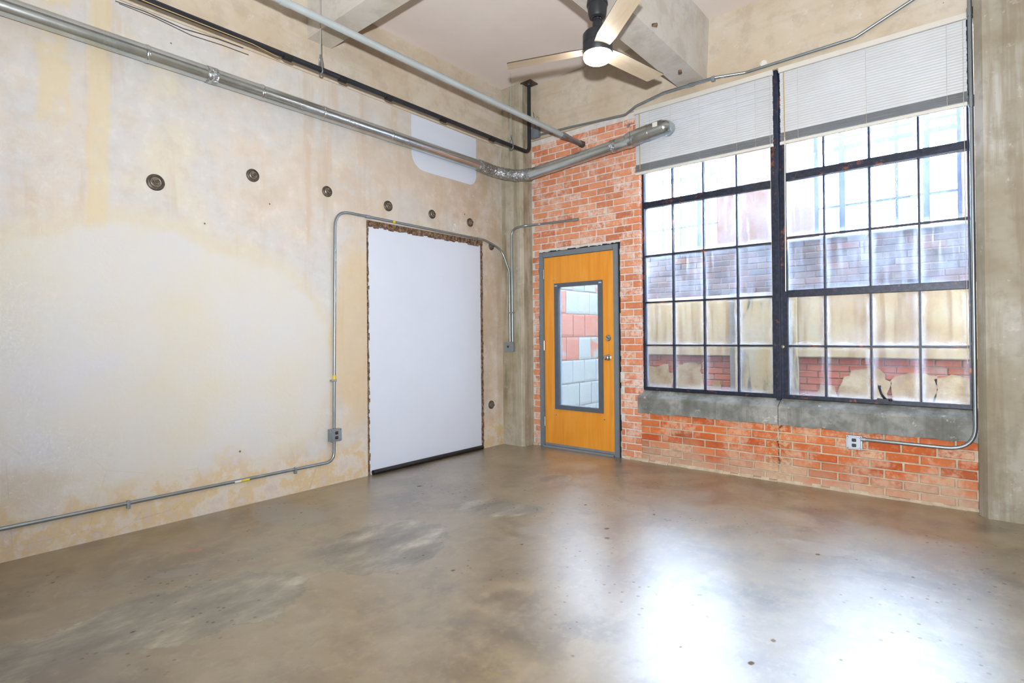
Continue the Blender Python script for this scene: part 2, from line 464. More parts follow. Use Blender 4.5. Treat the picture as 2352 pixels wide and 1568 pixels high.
def m_glass(name, haze, edge, streak=0.5, blue=(0.80, 0.87, 1.0)):
    """thin pane: see-through, a clear reflection, and a film of dirt thicker along the putty line"""
    g = G(name)
    t = g.t
    t.nodes.remove(g.b)
    tr = g.n('ShaderNodeBsdfTransparent')
    tr.inputs['Color'].default_value = (0.93, 0.95, 0.97, 1)
    gl = g.n('ShaderNodeBsdfGlossy')
    gl.inputs['Roughness'].default_value = 0.06
    fr = g.n('ShaderNodeFresnel')
    fr.inputs['IOR'].default_value = 1.45
    m1 = g.n('ShaderNodeMixShader')
    t.links.new(g.mul(fr.outputs[0], 0.8), m1.inputs[0])
    t.links.new(tr.outputs[0], m1.inputs[1])
    t.links.new(gl.outputs[0], m1.inputs[2])
    tl = g.n('ShaderNodeBsdfTranslucent')
    tl.inputs['Color'].default_value = blue + (1,)
    df = g.n('ShaderNodeBsdfDiffuse')
    df.inputs['Color'].default_value = (0.8, 0.84, 0.9, 1)
    md = g.n('ShaderNodeMixShader')
    md.inputs[0].default_value = 0.35
    t.links.new(tl.outputs[0], md.inputs[1])
    t.links.new(df.outputs[0], md.inputs[2])
    if haze < 0.02:      # clean pane: an even trace of dust
        m2 = g.n('ShaderNodeMixShader')
        m2.inputs[0].default_value = haze
        t.links.new(m1.outputs[0], m2.inputs[1])
        t.links.new(md.outputs[0], m2.inputs[2])
        t.links.new(m2.outputs[0], g.out.inputs[0])
        return g.m
    gx = g.xyz(g.gen())
    ex = g.mth('MINIMUM', gx[0], g.sub(1.0, gx[0]))
    ez = g.mth('MINIMUM', gx[2], g.sub(1.0, gx[2]))
    nz = g.noise(9, 2, 0.65)
    ed = g.add(g.mth('MINIMUM', ex, g.mul(ez, 1.4)), g.mul(g.sub(nz, 0.5), 0.14))
    em = g.mul(g.sm(ed, 0.17, 0.0), edge)
    stv = g.noise(1.5, 2, 0.7, v=g.mp((16, 1, 1.0)))
    sm_ = g.mul(g.sm(stv, 0.5, 0.72), streak)
    bl = g.mul(g.sm(g.noise(3.2, 3, 0.65), 0.35, 0.7), 1.0)
    hz = g.add(g.mul(g.add(g.mul(bl, 0.7), g.add(0.3, sm_)), haze), em)
    hz = g.mth('MINIMUM', hz, 0.85)
    m2 = g.n('ShaderNodeMixShader')
    t.links.new(hz, m2.inputs[0])
    t.links.new(m1.outputs[0], m2.inputs[1])
    t.links.new(md.outputs[0], m2.inputs[2])
    t.links.new(m2.outputs[0], g.out.inputs[0])
    return g.m
MAT['glass'] = m_glass('dirty_window_glass', 0.034, 0.10)
MAT['glass_dirty'] = m_glass('grimy_window_glass', 0.07, 0.12, 0.9, (0.72, 0.82, 1.0))
MAT['glass_door'] = m_glass('clear_door_glass', 0.015, 0.02, 0.2)
MAT['glass_far'] = m_glass('outside_glass', 0.006, 0.01, 0.2)

def m_slat():
    g = G('white_blind_slat', 0.5, spec=0.3)
    g.color(g.ramp(g.noise(3, 4), (0.3, lin(206, 207, 208)), (0.7, lin(216, 217, 218))))
    g.b.inputs['Subsurface Weight'].default_value = 0.0
    tl = g.n('ShaderNodeBsdfTranslucent')
    tl.inputs['Color'].default_value = (0.75, 0.78, 0.8, 1)
    m = g.n('ShaderNodeMixShader')
    m.inputs[0].default_value = 0.12
    g.t.links.new(g.b.outputs[0], m.inputs[1])
    g.t.links.new(tl.outputs[0], m.inputs[2])
    g.t.links.new(m.outputs[0], g.out.inputs[0])
    return g.m
MAT['slat'] = m_slat()
MAT['rail'] = plain('cream_blind_rail', (214, 210, 202), 0.5, 0, 0.03)

def m_lamp():
    g = G('lit_lamp_diffuser', 0.4)
    g.color(lin(250, 250, 248))
    g.b.inputs['Emission Color'].default_value = (1.0, 0.97, 0.92, 1)
    g.b.inputs['Emission Strength'].default_value = 40.0
    return g.m
MAT['lamp'] = m_lamp()

def m_tile():
    """mint and white paint peeling off salmon clay tile"""
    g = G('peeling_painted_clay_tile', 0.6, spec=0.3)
    g.dim = 0.165  # tile colour darkened likewise, to offset the over-strong sky
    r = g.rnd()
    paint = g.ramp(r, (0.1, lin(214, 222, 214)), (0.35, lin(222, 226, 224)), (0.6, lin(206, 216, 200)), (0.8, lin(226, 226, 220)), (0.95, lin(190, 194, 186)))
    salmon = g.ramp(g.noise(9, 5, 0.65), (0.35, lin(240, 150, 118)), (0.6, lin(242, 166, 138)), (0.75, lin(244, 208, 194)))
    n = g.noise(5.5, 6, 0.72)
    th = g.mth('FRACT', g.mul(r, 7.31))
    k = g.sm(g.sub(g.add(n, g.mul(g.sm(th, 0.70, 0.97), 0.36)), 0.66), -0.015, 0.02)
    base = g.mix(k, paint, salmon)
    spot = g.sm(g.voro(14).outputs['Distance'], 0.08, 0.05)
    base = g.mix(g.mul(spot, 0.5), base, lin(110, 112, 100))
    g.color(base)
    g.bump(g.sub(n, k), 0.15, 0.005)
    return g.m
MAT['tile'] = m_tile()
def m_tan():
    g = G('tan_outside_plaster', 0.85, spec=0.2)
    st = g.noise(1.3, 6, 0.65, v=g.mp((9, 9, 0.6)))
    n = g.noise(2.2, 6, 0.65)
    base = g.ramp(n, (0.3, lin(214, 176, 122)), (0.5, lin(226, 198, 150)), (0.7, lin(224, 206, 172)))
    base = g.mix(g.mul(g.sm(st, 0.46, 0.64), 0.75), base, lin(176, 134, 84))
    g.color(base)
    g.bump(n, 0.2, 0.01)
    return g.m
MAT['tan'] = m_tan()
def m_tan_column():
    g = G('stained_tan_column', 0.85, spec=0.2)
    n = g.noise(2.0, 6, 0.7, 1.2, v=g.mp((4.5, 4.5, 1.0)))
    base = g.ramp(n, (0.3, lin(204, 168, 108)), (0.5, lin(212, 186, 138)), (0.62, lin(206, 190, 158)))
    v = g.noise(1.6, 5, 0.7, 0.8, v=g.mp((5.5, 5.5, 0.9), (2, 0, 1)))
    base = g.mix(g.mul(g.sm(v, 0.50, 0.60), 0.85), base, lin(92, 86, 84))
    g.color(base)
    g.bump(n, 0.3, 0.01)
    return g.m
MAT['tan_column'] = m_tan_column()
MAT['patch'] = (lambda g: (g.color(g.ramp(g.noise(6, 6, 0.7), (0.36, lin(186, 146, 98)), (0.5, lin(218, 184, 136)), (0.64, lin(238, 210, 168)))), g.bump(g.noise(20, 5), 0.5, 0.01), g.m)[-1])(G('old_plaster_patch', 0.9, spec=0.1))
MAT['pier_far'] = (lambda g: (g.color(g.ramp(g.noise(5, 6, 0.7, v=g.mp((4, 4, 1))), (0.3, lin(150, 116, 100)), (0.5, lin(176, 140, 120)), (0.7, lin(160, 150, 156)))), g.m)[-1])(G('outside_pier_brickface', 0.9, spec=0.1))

# ------------------------------------------------------------------ geometry kit
def mesh_obj(name, bm, mat, parent=None, smooth=False):
    me = bpy.data.meshes.new(name)
    bmesh.ops.recalc_face_normals(bm, faces=bm.faces)
    bm.to_mesh(me)
    bm.free()
    if smooth:
        for p in me.polygons:
            p.use_smooth = True
    if mat is not None:
        me.materials.append(MAT[mat] if isinstance(mat, str) else mat)
    o = bpy.data.objects.new(name, me)
    COL.objects.link(o)
    if parent is not None:
        o.parent = parent
        o.matrix_parent_inverse = parent.matrix_world.inverted() if parent.type != 'EMPTY' else Matrix.Translation(-parent.location)
    return o

def tag(o, label=None, cat=None, group=None, kind=None):
    if label: o['label'] = label
    if cat: o['category'] = cat
    if group: o['group'] = group
    if kind: o['kind'] = kind
    return o

def thing(name, loc, label=None, cat=None, group=None, kind=None):
    o = bpy.data.objects.new(name, None)
    o.location = loc
    o.empty_display_size = 0.05
    COL.objects.link(o)
    return tag(o, label, cat, group, kind)

def box(bm, x0, x1, y0, y1, z0, z1):
    v = [bm.verts.new(p) for p in ((x0, y0, z0), (x1, y0, z0), (x1, y1, z0), (x0, y1, z0), (x0, y0, z1), (x1, y0, z1), (x1, y1, z1), (x0, y1, z1))]
    for f in ((0, 3, 2, 1), (4, 5, 6, 7), (0, 1, 5, 4), (1, 2, 6, 5), (2, 3, 7, 6), (3, 0, 4, 7)):
        bm.faces.new([v[i] for i in f])

def bx(name, mat, x0, x1, y0, y1, z0, z1, parent=None, bev=0.0):
    bm = bmesh.new()
    box(bm, x0, x1, y0, y1, z0, z1)
    if bev:
        bmesh.ops.bevel(bm, geom=bm.edges[:], offset=bev, segments=2, affect='EDGES', profile=0.7)
    return mesh_obj(name, bm, mat, parent)

def prism(bm, pts, axis, a, b):
    """extrude polygon pts (2d) along axis from a to b"""
    def mk(p, t):
        return {'x': (t, p[0], p[1]), 'y': (p[0], t, p[1]), 'z': (p[0], p[1], t)}[axis]
    A = [bm.verts.new(mk(p, a)) for p in pts]
    B = [bm.verts.new(mk(p, b)) for p in pts]
    n = len(pts)
    bm.faces.new(A)
    bm.faces.new(B[::-1])
    for i in range(n):
        bm.faces.new((A[i], B[i], B[(i + 1) % n], A[(i + 1) % n]))

def fillet(pts, r, seg=6):
    pts = [Vector(p) for p in pts]
    out = [pts[0]]
    for i in range(1, len(pts) - 1):
        a, b, c = pts[i - 1], pts[i], pts[i + 1]
        rr = r[i - 1] if isinstance(r, (list, tuple)) else r
        d1 = (a - b).normalized()
        d2 = (c - b).normalized()
        ang = d1.angle(d2)
        if rr <= 0 or ang > PI - 0.02:
            out.append(b)
            continue
        t = min(rr / math.tan(ang / 2), (a - b).length * 0.48, (c - b).length * 0.48)
        p1 = b + d1 * t
        p2 = b + d2 * t
        for k in range(seg + 1):
            u = k / seg
            out.append((1 - u) ** 2 * p1 + 2 * u * (1 - u) * b + u * u * p2)
    out.append(pts[-1])
    return out

def tube(bm, pts, r, n=14, cap=True):
    pts = [Vector(p) for p in pts]
    rad = r if isinstance(r, (list, tuple)) else [r] * len(pts)
    t0 = (pts[1] - pts[0]).normalized()
    ref = Vector((0, 0, 1)) if abs(t0.z) < 0.9 else Vector((1, 0, 0))
    u = t0.cross(ref).normalized()
    rings = []
    for i, p in enumerate(pts):
        if i == 0:
            t = t0
        elif i == len(pts) - 1:
            t = (pts[-1] - pts[-2]).normalized()
        else:
            t = ((pts[i] - pts[i - 1]).normalized() + (pts[i + 1] - pts[i]).normalized()).normalized()
        u = (u - t * u.dot(t)).normalized()
        w = t.cross(u)
        rings.append([bm.verts.new(p + (u * math.cos(2 * PI * k / n) + w * math.sin(2 * PI * k / n)) * rad[i]) for k in range(n)])
    for a, b in zip(rings, rings[1:]):
        for k in range(n):
            bm.faces.new((a[k], a[(k + 1) % n], b[(k + 1) % n], b[k]))
    if cap:
        bm.faces.new(rings[0][::-1])
        bm.faces.new(rings[-1])

def tb(name, mat, pts, r, parent=None, n=14, cap=True):
    bm = bmesh.new()
    tube(bm, pts, r, n, cap)
    o = mesh_obj(name, bm, mat, parent, True)
    md = o.modifiers.new('split', 'EDGE_SPLIT')
    md.split_angle = math.radians(50)
    return o

def lathe(name, mat, prof, c, axis='z', parent=None, n=32, smooth=True):
    """revolve (radius, height) pairs round an axis through c"""
    bm = bmesh.new()
    rings = []
    for r, h in prof:
        ring = []
        for k in range(n):
            a = 2 * PI * k / n
            p = (r * math.cos(a), r * math.sin(a), h)
            if axis == 'x': p = (h, p[0], p[1])
            if axis == '-y': p = (p[0], -h, p[1])
            ring.append(bm.verts.new((c[0] + p[0], c[1] + p[1], c[2] + p[2])))
        rings.append(ring)
    for a, b in zip(rings, rings[1:]):
        for k in range(n):
            bm.faces.new((a[k], a[(k + 1) % n], b[(k + 1) % n], b[k]))
    if prof[0][0] > 1e-4: bm.faces.new(rings[0][::-1])
    if prof[-1][0] > 1e-4: bm.faces.new(rings[-1])
    o = mesh_obj(name, bm, mat, parent, smooth)
    md = o.modifiers.new('split', 'EDGE_SPLIT')
    md.split_angle = math.radians(40)
    return o

def rot_copy(o, parent=None):
    c = o.copy()
    COL.objects.link(c)
    c.parent = parent
    return c

# ------------------------------------------------------------------ the room
CZ = 4.19
XR, YB = 7.6, -8.6           # far right and back walls, out of the picture
tag(bx('floor', 'floor', -0.2, XR + 0.2, YB - 0.2, 0.16, -0.2, 0.0), 'worn glossy brown concrete floor with grey patches', kind='structure')
tag(bx('ceiling', 'ceiling', -0.2, XR + 0.2, YB - 0.2, 0.2, CZ, CZ + 0.2), 'flat pinkish grey painted concrete ceiling', kind='structure')

# left wall with a shallow recess for the white door panel
PY0, PY1, PZ = -2.085, -0.515, 2.355
bm = bmesh.new()
box(bm, -0.2, 0.0, YB, PY0, 0.0, 3.5)
box(bm, -0.2, 0.0, PY1, 0.0, 0.0, 3.5)
box(bm, -0.2, 0.0, PY0, PY1, PZ, 3.5)
wl = tag(mesh_obj('wall_left', bm, 'plaster'), 'long stained cream plaster wall', kind='structure')
tag(bx('trim_1', 'beam', -0.2, 0.012, YB, 0.0, 3.5, CZ), 'tan concrete band along the top of the plaster wall', kind='structure')
# back and right walls (behind the camera)
tag(bx('wall_back', 'plain_plaster', -0.2, XR + 0.2, YB - 0.2, YB, 0, CZ), 'plaster wall behind the camera', kind='structure')
tag(bx('wall_right', 'plain_plaster', XR, XR + 0.2, YB, 0.2, 0, CZ), 'plaster wall out of view to the right', kind='structure')

# corner column
bm = bmesh.new()
prism(bm, [(-0.02, -0.185), (0.275, -0.185), (0.305, -0.155), (0.305, 0.2), (-0.02, 0.2)], 'z', 0.0, CZ)
tag(mesh_obj('trim_2', bm, 'column'), 'stained concrete column in the corner', kind='structure')
# right hand column with its chamfered edge
bm = bmesh.new()
prism(bm, [(4.300, 0.2), (4.300, -0.085), (4.345, -0.150), (5.02, -0.150), (5.06, -0.1), (5.06, 0.2)], 'z', 0.0, CZ)
tag(mesh_obj('trim_3', bm, 'column_r'), 'grey concrete column right of the windows', kind='structure')
tag(bx('wall_beyond', 'plain_plaster', 5.06, XR, 0.0, 0.2, 0, CZ), 'plaster wall right of the grey column', kind='structure')
# beam over door and windows
tag(bx('trim_4', 'beam', 0.305, 4.30, -0.02, 0.22, 3.55, CZ), 'tan concrete beam over the brick and windows', kind='structure')
# ceiling beams
tag(bx('trim_5', 'beam_grey', 0.012, XR, -2.665, -2.447, 3.785, CZ), 'pale concrete ceiling beam crossing from the plaster wall', kind='structure')
bm = bmesh.new()
prism(bm, [(2.15, CZ), (2.15, 3.62), (2.40, 3.62), (2.425, CZ)], 'y', -2.447, -0.02)
prism(bm, [(2.15, CZ), (2.15, 3.62), (2.40, 3.62), (2.425, CZ)], 'y', YB, -2.665)
tag(mesh_obj('trim_6', bm, 'beam_grey'), 'pale ceiling beam that carries the fan', kind='structure')
bm = bmesh.new()
prism(bm, [(2.03, CZ), (2.03, 3.80), (2.149, 3.62), (2.149, CZ)], 'y', -0.10, -0.021)
tag(mesh_obj('trim_7', bm, 'beam_grey'), 'small concrete haunch where the fan beam meets the window wall', kind='structure')

# ------------------------------------------------------------------ bricks
def brick_mesh(name, mat, seed):
    rd = random.Random(seed)
    j = lambda a: rd.uniform(-a, a)
    bm = bmesh.new()
    e, ez = 0.03, 0.075
    front = [bm.verts.new((x + j(0.014), 0.0 + j(0.010), z + j(0.045))) for x, z in ((-0.5 + e, -0.5 + ez), (0.5 - e, -0.5 + ez), (0.5 - e, 0.5 - ez), (-0.5 + e, 0.5 - ez))]
    ring = [bm.verts.new((x + j(0.006), 0.05, z + j(0.015))) for x, z in ((-0.5, -0.5), (0.5, -0.5), (0.5, 0.5), (-0.5, 0.5))]
    back = [bm.verts.new((x, 1.0, z)) for x, z in ((-0.5, -0.5), (0.5, -0.5), (0.5, 0.5), (-0.5, 0.5))]
    bm.faces.new(front)
    for a, b in ((front, ring), (ring, back)):
        for k in range(4):
            bm.faces.new((a[k], a[(k + 1) % 4], b[(k + 1) % 4], b[k]))
    me = bpy.data.meshes.new(name)
    bmesh.ops.recalc_face_normals(bm, faces=bm.faces)
    bm.to_mesh(me)
    bm.free()
    me.materials.append(MAT[mat])
    return me

def lay(parent, name, meshes, x0, x1, z0, pitch, ncourse, length, joint, yface, depth, holes=(), off=0.0, prot=0.003, rd=random.Random(3), axis='y', proud=None):
    """running bond between x0 and x1; holes: (x0,x1,z0,z1) kept free"""
    n = 0
    for c in range(ncourse):
        za, zb = z0 + c * pitch, z0 + c * pitch + pitch - joint
        spans = [(x0, x1)]
        for h in holes:
            if zb > h[2] and za < h[3]:
                new = []
                for s in spans:
                    if h[0] > s[0] and h[1] < s[1]: new += [(s[0], h[0]), (h[1], s[1])]
                    elif h[0] <= s[0] < h[1] < s[1]: new.append((h[1], s[1]))
                    elif s[0] < h[0] < s[1] <= h[1]: new.append((s[0], h[0]))
                    elif h[0] <= s[0] and h[1] >= s[1]: pass
                    else: new.append(s)
                spans = new
        sh = off + (0.5 * length if c % 2 else 0.0) + rd.uniform(-0.012, 0.012)
        for a, b in spans:
            k = math.floor((a - x0 - sh) / length)
            while True:
                p = x0 + sh + k * length
                q = p + length - joint
                k += 1
                if p >= b - 0.02: break
                p2, q2 = max(p, a + 0.002), min(q, b)
                if q2 - p2 < 0.028: continue
                o = bpy.data.objects.new(name, meshes[rd.randrange(len(meshes))])
                COL.objects.link(o)
                o.parent = parent
                pr = rd.uniform(-prot, prot)
                if axis == 'y':
                    o.location = ((p2 + q2) / 2, yface + pr, (za + zb) / 2)
                    o.scale = (q2 - p2, depth, zb - za)
                else:       # face towards +x, running along y
                    o.location = (yface + pr, (p2 + q2) / 2, (za + zb) / 2)
                    o.rotation_euler = (0, 0, PI / 2)
                    o.scale = (q2 - p2, depth, zb - za)
                if axis == 'y': o.rotation_euler = (0, rd.uniform(-0.012, 0.012), rd.uniform(-0.01, 0.01))
                n += 1
    return n

DX0, DX1, DZ = 0.422, 1.446, 2.225      # door frame, outer
WX0, WX1 = 1.690, 4.300
# brick wall round the door
wb = thing('wall_window', (0, 0, 0), 'orange brick wall round the wooden door', kind='structure')
bm = bmesh.new()
box(bm, 0.305, DX0 - 0.002, 0.009, 0.16, 0, 3.55)
box(bm, DX1 + 0.002, WX0 - 0.004, 0.009, 0.16, 0, 3.55)
box(bm, DX0 - 0.002, DX1 + 0.002, 0.009, 0.16, DZ + 0.002, 3.55)
mesh_obj('mortar', bm, 'mortar_pier', wb)
PM = [brick_mesh('brick_pier_%d' % i, 'brick_pier', 10 + i) for i in range(4)]
lay(wb, 'brick', PM, 0.312, WX0, 0.022, 0.0725, 48, 0.213, 0.0125, 0.0, 0.12,
    holes=((DX0 - 0.016, DX1 + 0.016, -1, DZ + 0.016),), off=0.03)
bm = bmesh.new()   # ragged dark gap round the door frame
rd = random.Random(4)
def ragged(bm, a0, a1, b0, b1, horiz, y0, y1, amp):
    nseg = 40
    for i in range(nseg):
        t0, t1 = a0 + (a1 - a0) * i / nseg, a0 + (a1 - a0) * (i + 1) / nseg
        e = b1 + rd.uniform(0, amp)
        if horiz: box(bm, t0, t1, y0, y1, b0, e)
        elif b1 < b0: box(bm, min(b1 - rd.uniform(0, amp), b0), b0, y0, y1, t0, t1)
        else: box(bm, b0, e, y0, y1, t0, t1)
ragged(bm, DX0 - 0.01, DX1 + 0.02, DZ, DZ + 0.006, True, -0.002, 0.02, 0.014)
ragged(bm, 0.0, DZ, DX0, DX0 - 0.006, False, -0.002, 0.02, 0.012)
ragged(bm, 0.0, DZ, DX1, DX1 + 0.006, False, -0.002, 0.02, 0.010)
mesh_obj('caulk', bm, 'black', wb)
# chunky stub of steel left in the brick beside the blind
tb('anchor_stub', 'box', [(1.585, 0.01, 3.44), (1.595, -0.05, 3.40)], 0.012, wb, 8)

# spandrel under the windows
ws = thing('wall_spandrel', (0, 0, 0), 'red brick wall below the window sill', kind='structure')
bx('mortar', 'mortar_low', WX0 - 0.004, 4.30, 0.009, 0.16, 0, 0.50, ws)
LM = [brick_mesh('brick_low_%d' % i, 'brick_low', 30 + i) for i in range(4)]
lay(ws, 'brick', LM, WX0, 4.296, 0.012, 0.0695, 7, 0.218, 0.012, 0.0, 0.12, off=0.10, prot=0.004, rd=random.Random(8))
bm = bmesh.new()
for i in range(60):
    a = 0.31 + (4.30 - 0.31) * i / 60
    b = 0.31 + (4.30 - 0.31) * (i + 1) / 60
    if b > DX0 - 0.02 and a < DX1 + 0.02: continue
    h = rd.uniform(0.010, 0.028)
    prism(bm, [(0.02, 0.0), (-rd.uniform(0.012, 0.03), 0.0), (-0.004, h), (0.02, h)], 'x', a, b)
mesh_obj('mortar_fillet', bm, 'mortar_low', ws)

# sill in two lengths with a crack under the mullion
sl = thing('window_sill', (3.0, 0, 0.49), 'blue grey concrete sill under both windows', kind='structure')
def sill(x0, x1, parent):
    bm = bmesh.new()
    rd_ = random.Random(int(x0 * 100))
    n = 26
    prev = None
    for i in range(n + 1):
        x = x0 + (x1 - x0) * i / n
        lo = 0.492 + rd_.uniform(-0.008, 0.006)
        pr = [(-0.028 + rd_.uniform(-.002, .002), lo), (-0.03 + rd_.uniform(-.002, .002), 0.640 + rd_.uniform(-.003, .003)), (-0.022, 0.652), (0.075, 0.708), (0.16, 0.715), (0.16, 0.50)]
        ring = [bm.verts.new((x, a, b)) for a, b in pr]
        if prev:
            for k in range(6):
                bm.faces.new((prev[k], prev[(k + 1) % 6], ring[(k + 1) % 6], ring[k]))
        else:
            bm.faces.new(ring)
        prev = ring
    bm.faces.new(prev[::-1])
    return mesh_obj('sill_block', bm, 'sill', parent)
sill(1.665, 2.982, sl)
sill(2.988, 4.299, sl)

# ------------------------------------------------------------------ the door
d1 = thing('door_1', ((DX0 + DX1) / 2, 0.03, 0), 'orange varnished wooden door with a tall glass light in a grey steel frame', kind='structure')
fr = bmesh.new()
JW = 0.055
box(fr, DX0, DX0 + JW, -0.022, 0.13, 0, DZ)
box(fr, DX1 - JW, DX1, -0.022, 0.13, 0, DZ)
box(fr, DX0 + JW, DX1 - JW, -0.022, 0.13, DZ - JW, DZ)
bmesh.ops.bevel(fr, geom=fr.edges[:], offset=0.004, segments=2, affect='EDGES')
mesh_obj('door_frame', fr, 'frame_grey', d1)
SX0, SX1, SZ0, SZ1 = DX0 + JW + 0.004, DX1 - JW - 0.004, 0.042, DZ - JW - 0.004
GX0, GX1, GZ0, GZ1 = 0.640, 1.242, 0.462, 1.850
slab = bmesh.new()
for a in ((SX0, GX0, SZ0, SZ1), (GX1, SX1, SZ0, SZ1), (GX0, GX1, SZ0, GZ0), (GX0, GX1, GZ1, SZ1)):
    box(slab, a[0], a[1], 0.0, 0.044, a[2], a[3])
bmesh.ops.remove_doubles(slab, verts=slab.verts, dist=0.0005)
slab_o = mesh_obj('door_leaf', slab, 'door', d1)
bead = bmesh.new()
BW = 0.042
for a in ((GX0 - 0.012, GX0 + BW, GZ0 - 0.02, GZ1 + 0.012), (GX1 - BW, GX1 + 0.012, GZ0 - 0.02, GZ1 + 0.012), (GX0 + BW, GX1 - BW, GZ0 - 0.02, GZ0 + 0.028), (GX0 + BW, GX1 - BW, GZ1 - 0.030, GZ1 + 0.012)):
    box(bead, a[0], a[1], -0.014, 0.05, a[2], a[3])
mesh_obj('glazing_bead', bead, 'bead', d1)
for x in (GX0 - 0.004, GX1 - 0.03):
    bx('corner_clip', 'box_white', x, x + 0.034, -0.016, -0.008, GZ1 - 0.022, GZ1 - 0.008, d1)
bx('pane', 'glass_door', GX0, GX1, 0.018, 0.024, GZ0, GZ1, d1)
bx('kick_sweep', 'alu', SX0, SX1, -0.006, 0.046, 0.022, 0.048, d1)
bx('threshold', 'alu', DX0 + JW, DX1 - JW, -0.045, 0.13, 0.0, 0.020, d1, 0.004)
for z in (1.98, 1.16, 0.29):
    tb('hinge', 'chrome', [(DX0 + JW + 0.002, -0.008, z - 0.055), (DX0 + JW + 0.002, -0.008, z + 0.055)], 0.009, d1, 10)
k = lathe('knob', 'chrome', [(0.033, 0.0), (0.034, 0.006), (0.028, 0.010), (0.012, 0.014), (0.011, 0.03), (0.022, 0.036), (0.028, 0.048), (0.026, 0.060), (0.015, 0.067), (0.0, 0.068)], (1.318, 0.0, 1.038), '-y', d1)
lathe('deadbolt', 'chrome', [(0.032, 0.0), (0.033, 0.008), (0.026, 0.016), (0.0, 0.017)], (1.318, 0.0, 1.243), '-y', d1)
tbm = bmesh.new()
tube(tbm, [(1.303, -0.02, 1.256), (1.333, -0.02, 1.232)], 0.005, 8)
mesh_obj('thumb_turn', tbm, 'bead', d1)
for x, z in ((0.635, 0.375), (1.262, 0.378), (0.618, 1.90)):
    lathe('bolt', 'chrome', [(0.008, 0.0), (0.008, 0.003), (0.0, 0.004)], (x, 0.0, z), '-y', d1, 12)

# ------------------------------------------------------------------ windows
FY0, FY1 = 0.075, 0.105
def window(name, label, x0, x1, bars_x, rows, thick, z0=0.715, z1=3.55, frame_l=0.03, frame_r=0.03, grime=()):
    w = thing(name, ((x0 + x1) / 2, 0.09, z0), label, kind='structure')
    bx('frame', 'steel', x0, x0 + frame_l, FY0 - 0.015, FY1 + 0.02, z0, z1, w)
    bx('frame', 'steel', x1 - frame_r, x1, FY0 - 0.015, FY1 + 0.02, z0, z1, w)
    bx('frame', 'steel', x0 + frame_l, x1 - frame_r, FY0 - 0.012, FY1 + 0.02, z0, z0 + 0.030, w)
    bx('frame', 'steel', x0 + frame_l, x1 - frame_r, FY0 - 0.012, FY1 + 0.02, z1 - 0.03, z1, w)
    zs = [z0 + 0.03] + list(rows) + [z1 - 0.03]
    xs = [x0 + frame_l] + list(bars_x) + [x1 - frame_r]
    for x in bars_x:
        bm = bmesh.new()     # T section: thin web, wider flange outside
        prism(bm, [(x - 0.010, FY1), (x - 0.010, FY1 - 0.006), (x - 0.006, FY0 - 0.004), (x + 0.006, FY0 - 0.004), (x + 0.010, FY1 - 0.006), (x + 0.010, FY1)], 'z', z0 + 0.03, z1 - 0.03)
        mesh_obj('muntin', bm, 'steel', w)
    for z in rows:
        t = thick.get(z, 0.0)
        if t:
            bx('rail', 'steel', x0 + frame_l, x1 - frame_r, FY0 - 0.022, FY1 + 0.012, z - t, z + t, w, 0.004)
        else:
            bm = bmesh.new()
            prism(bm, [(FY1 + 0.001, z - 0.010), (FY1 - 0.006, z - 0.010), (FY0 - 0.001, z - 0.006), (FY0 - 0.001, z + 0.006), (FY1 - 0.006, z + 0.010), (FY1 + 0.001, z + 0.010)], 'x', x0 + frame_l, x1 - frame_r)
            mesh_obj('muntin', bm, 'steel', w)
    for i in range(len(xs) - 1):
        for j in range(len(zs) - 1):
            g = 'glass_dirty' if (i, j) in grime else 'glass'
            bx('pane', g, xs[i], xs[i + 1], FY1 - 0.010, FY1 - 0.006, zs[j], zs[j + 1], w)
    return w
Z1R = 2.59
w1 = window('window_1', 'black steel grid window beside the door', 1.680, 2.955, (2.007, 2.315, 2.626), (1.168, 1.603, 2.075, Z1R, 3.06), {Z1R: 0.030},
            grime=((0, 2), (1, 2), (2, 2), (3, 2), (2, 3), (3, 3), (2, 4), (3, 4)))
w2 = window('window_2', 'black steel grid window beside the grey column', 3.018, 4.292, (3.332, 3.654, 3.971), (1.166, 1.617, 2.104, 2.628, 3.08), {1.617: 0.030, 2.628: 0.032}, frame_l=0.032, frame_r=0.036,
            grime=((0, 2), (1, 2), (2, 2), (3, 2), (0, 3), (0, 4)))
mu = bmesh.new()
box(mu, 2.955, 3.018, 0.055, 0.16, 0.715, 3.55)
box(mu, 2.968, 2.998, 0.0, 0.055, 0.700, 3.55)
tag(mesh_obj('trim_8', mu, 'steel'), 'thick black steel mullion between the two windows', kind='structure')
# crank handle at the foot of window two
hb = bmesh.new()
prism(hb, [(3.690, 0.735), (3.790, 0.735), (3.800, 0.750), (3.785, 0.765), (3.735, 0.758), (3.695, 0.762)], 'y', 0.02, 0.06)
hd = mesh_obj('latch_plate', hb, 'pipe_black', w2)
hb = bmesh.new()
tube(hb, [(3.750, 0.035, 0.755), (3.722, 0.028, 0.80), (3.712, 0.022, 0.845), (3.714, 0.02, 0.862)], [0.012, 0.009, 0.010, 0.012], 10)
mesh_obj('crank_lever', hb, 'pipe_black', w2, True)
hb = bmesh.new()
tube(hb, [(3.775, 0.03, 0.752), (3.792, 0.02, 0.758)], [0.013, 0.010], 10)
mesh_obj('latch_bolt', hb, 'pipe_black', w2, True)
lathe('pivot', 'iron_lt', [(0.014, 0), (0.014, 0.01), (0.0, 0.014)], (3.010, 0.055, 1.16), '-y', w2, 12)
lathe('pivot', 'iron_lt', [(0.014, 0), (0.014, 0.01), (0.0, 0.014)], (4.276, 0.055, 1.19), '-y', w2, 12)

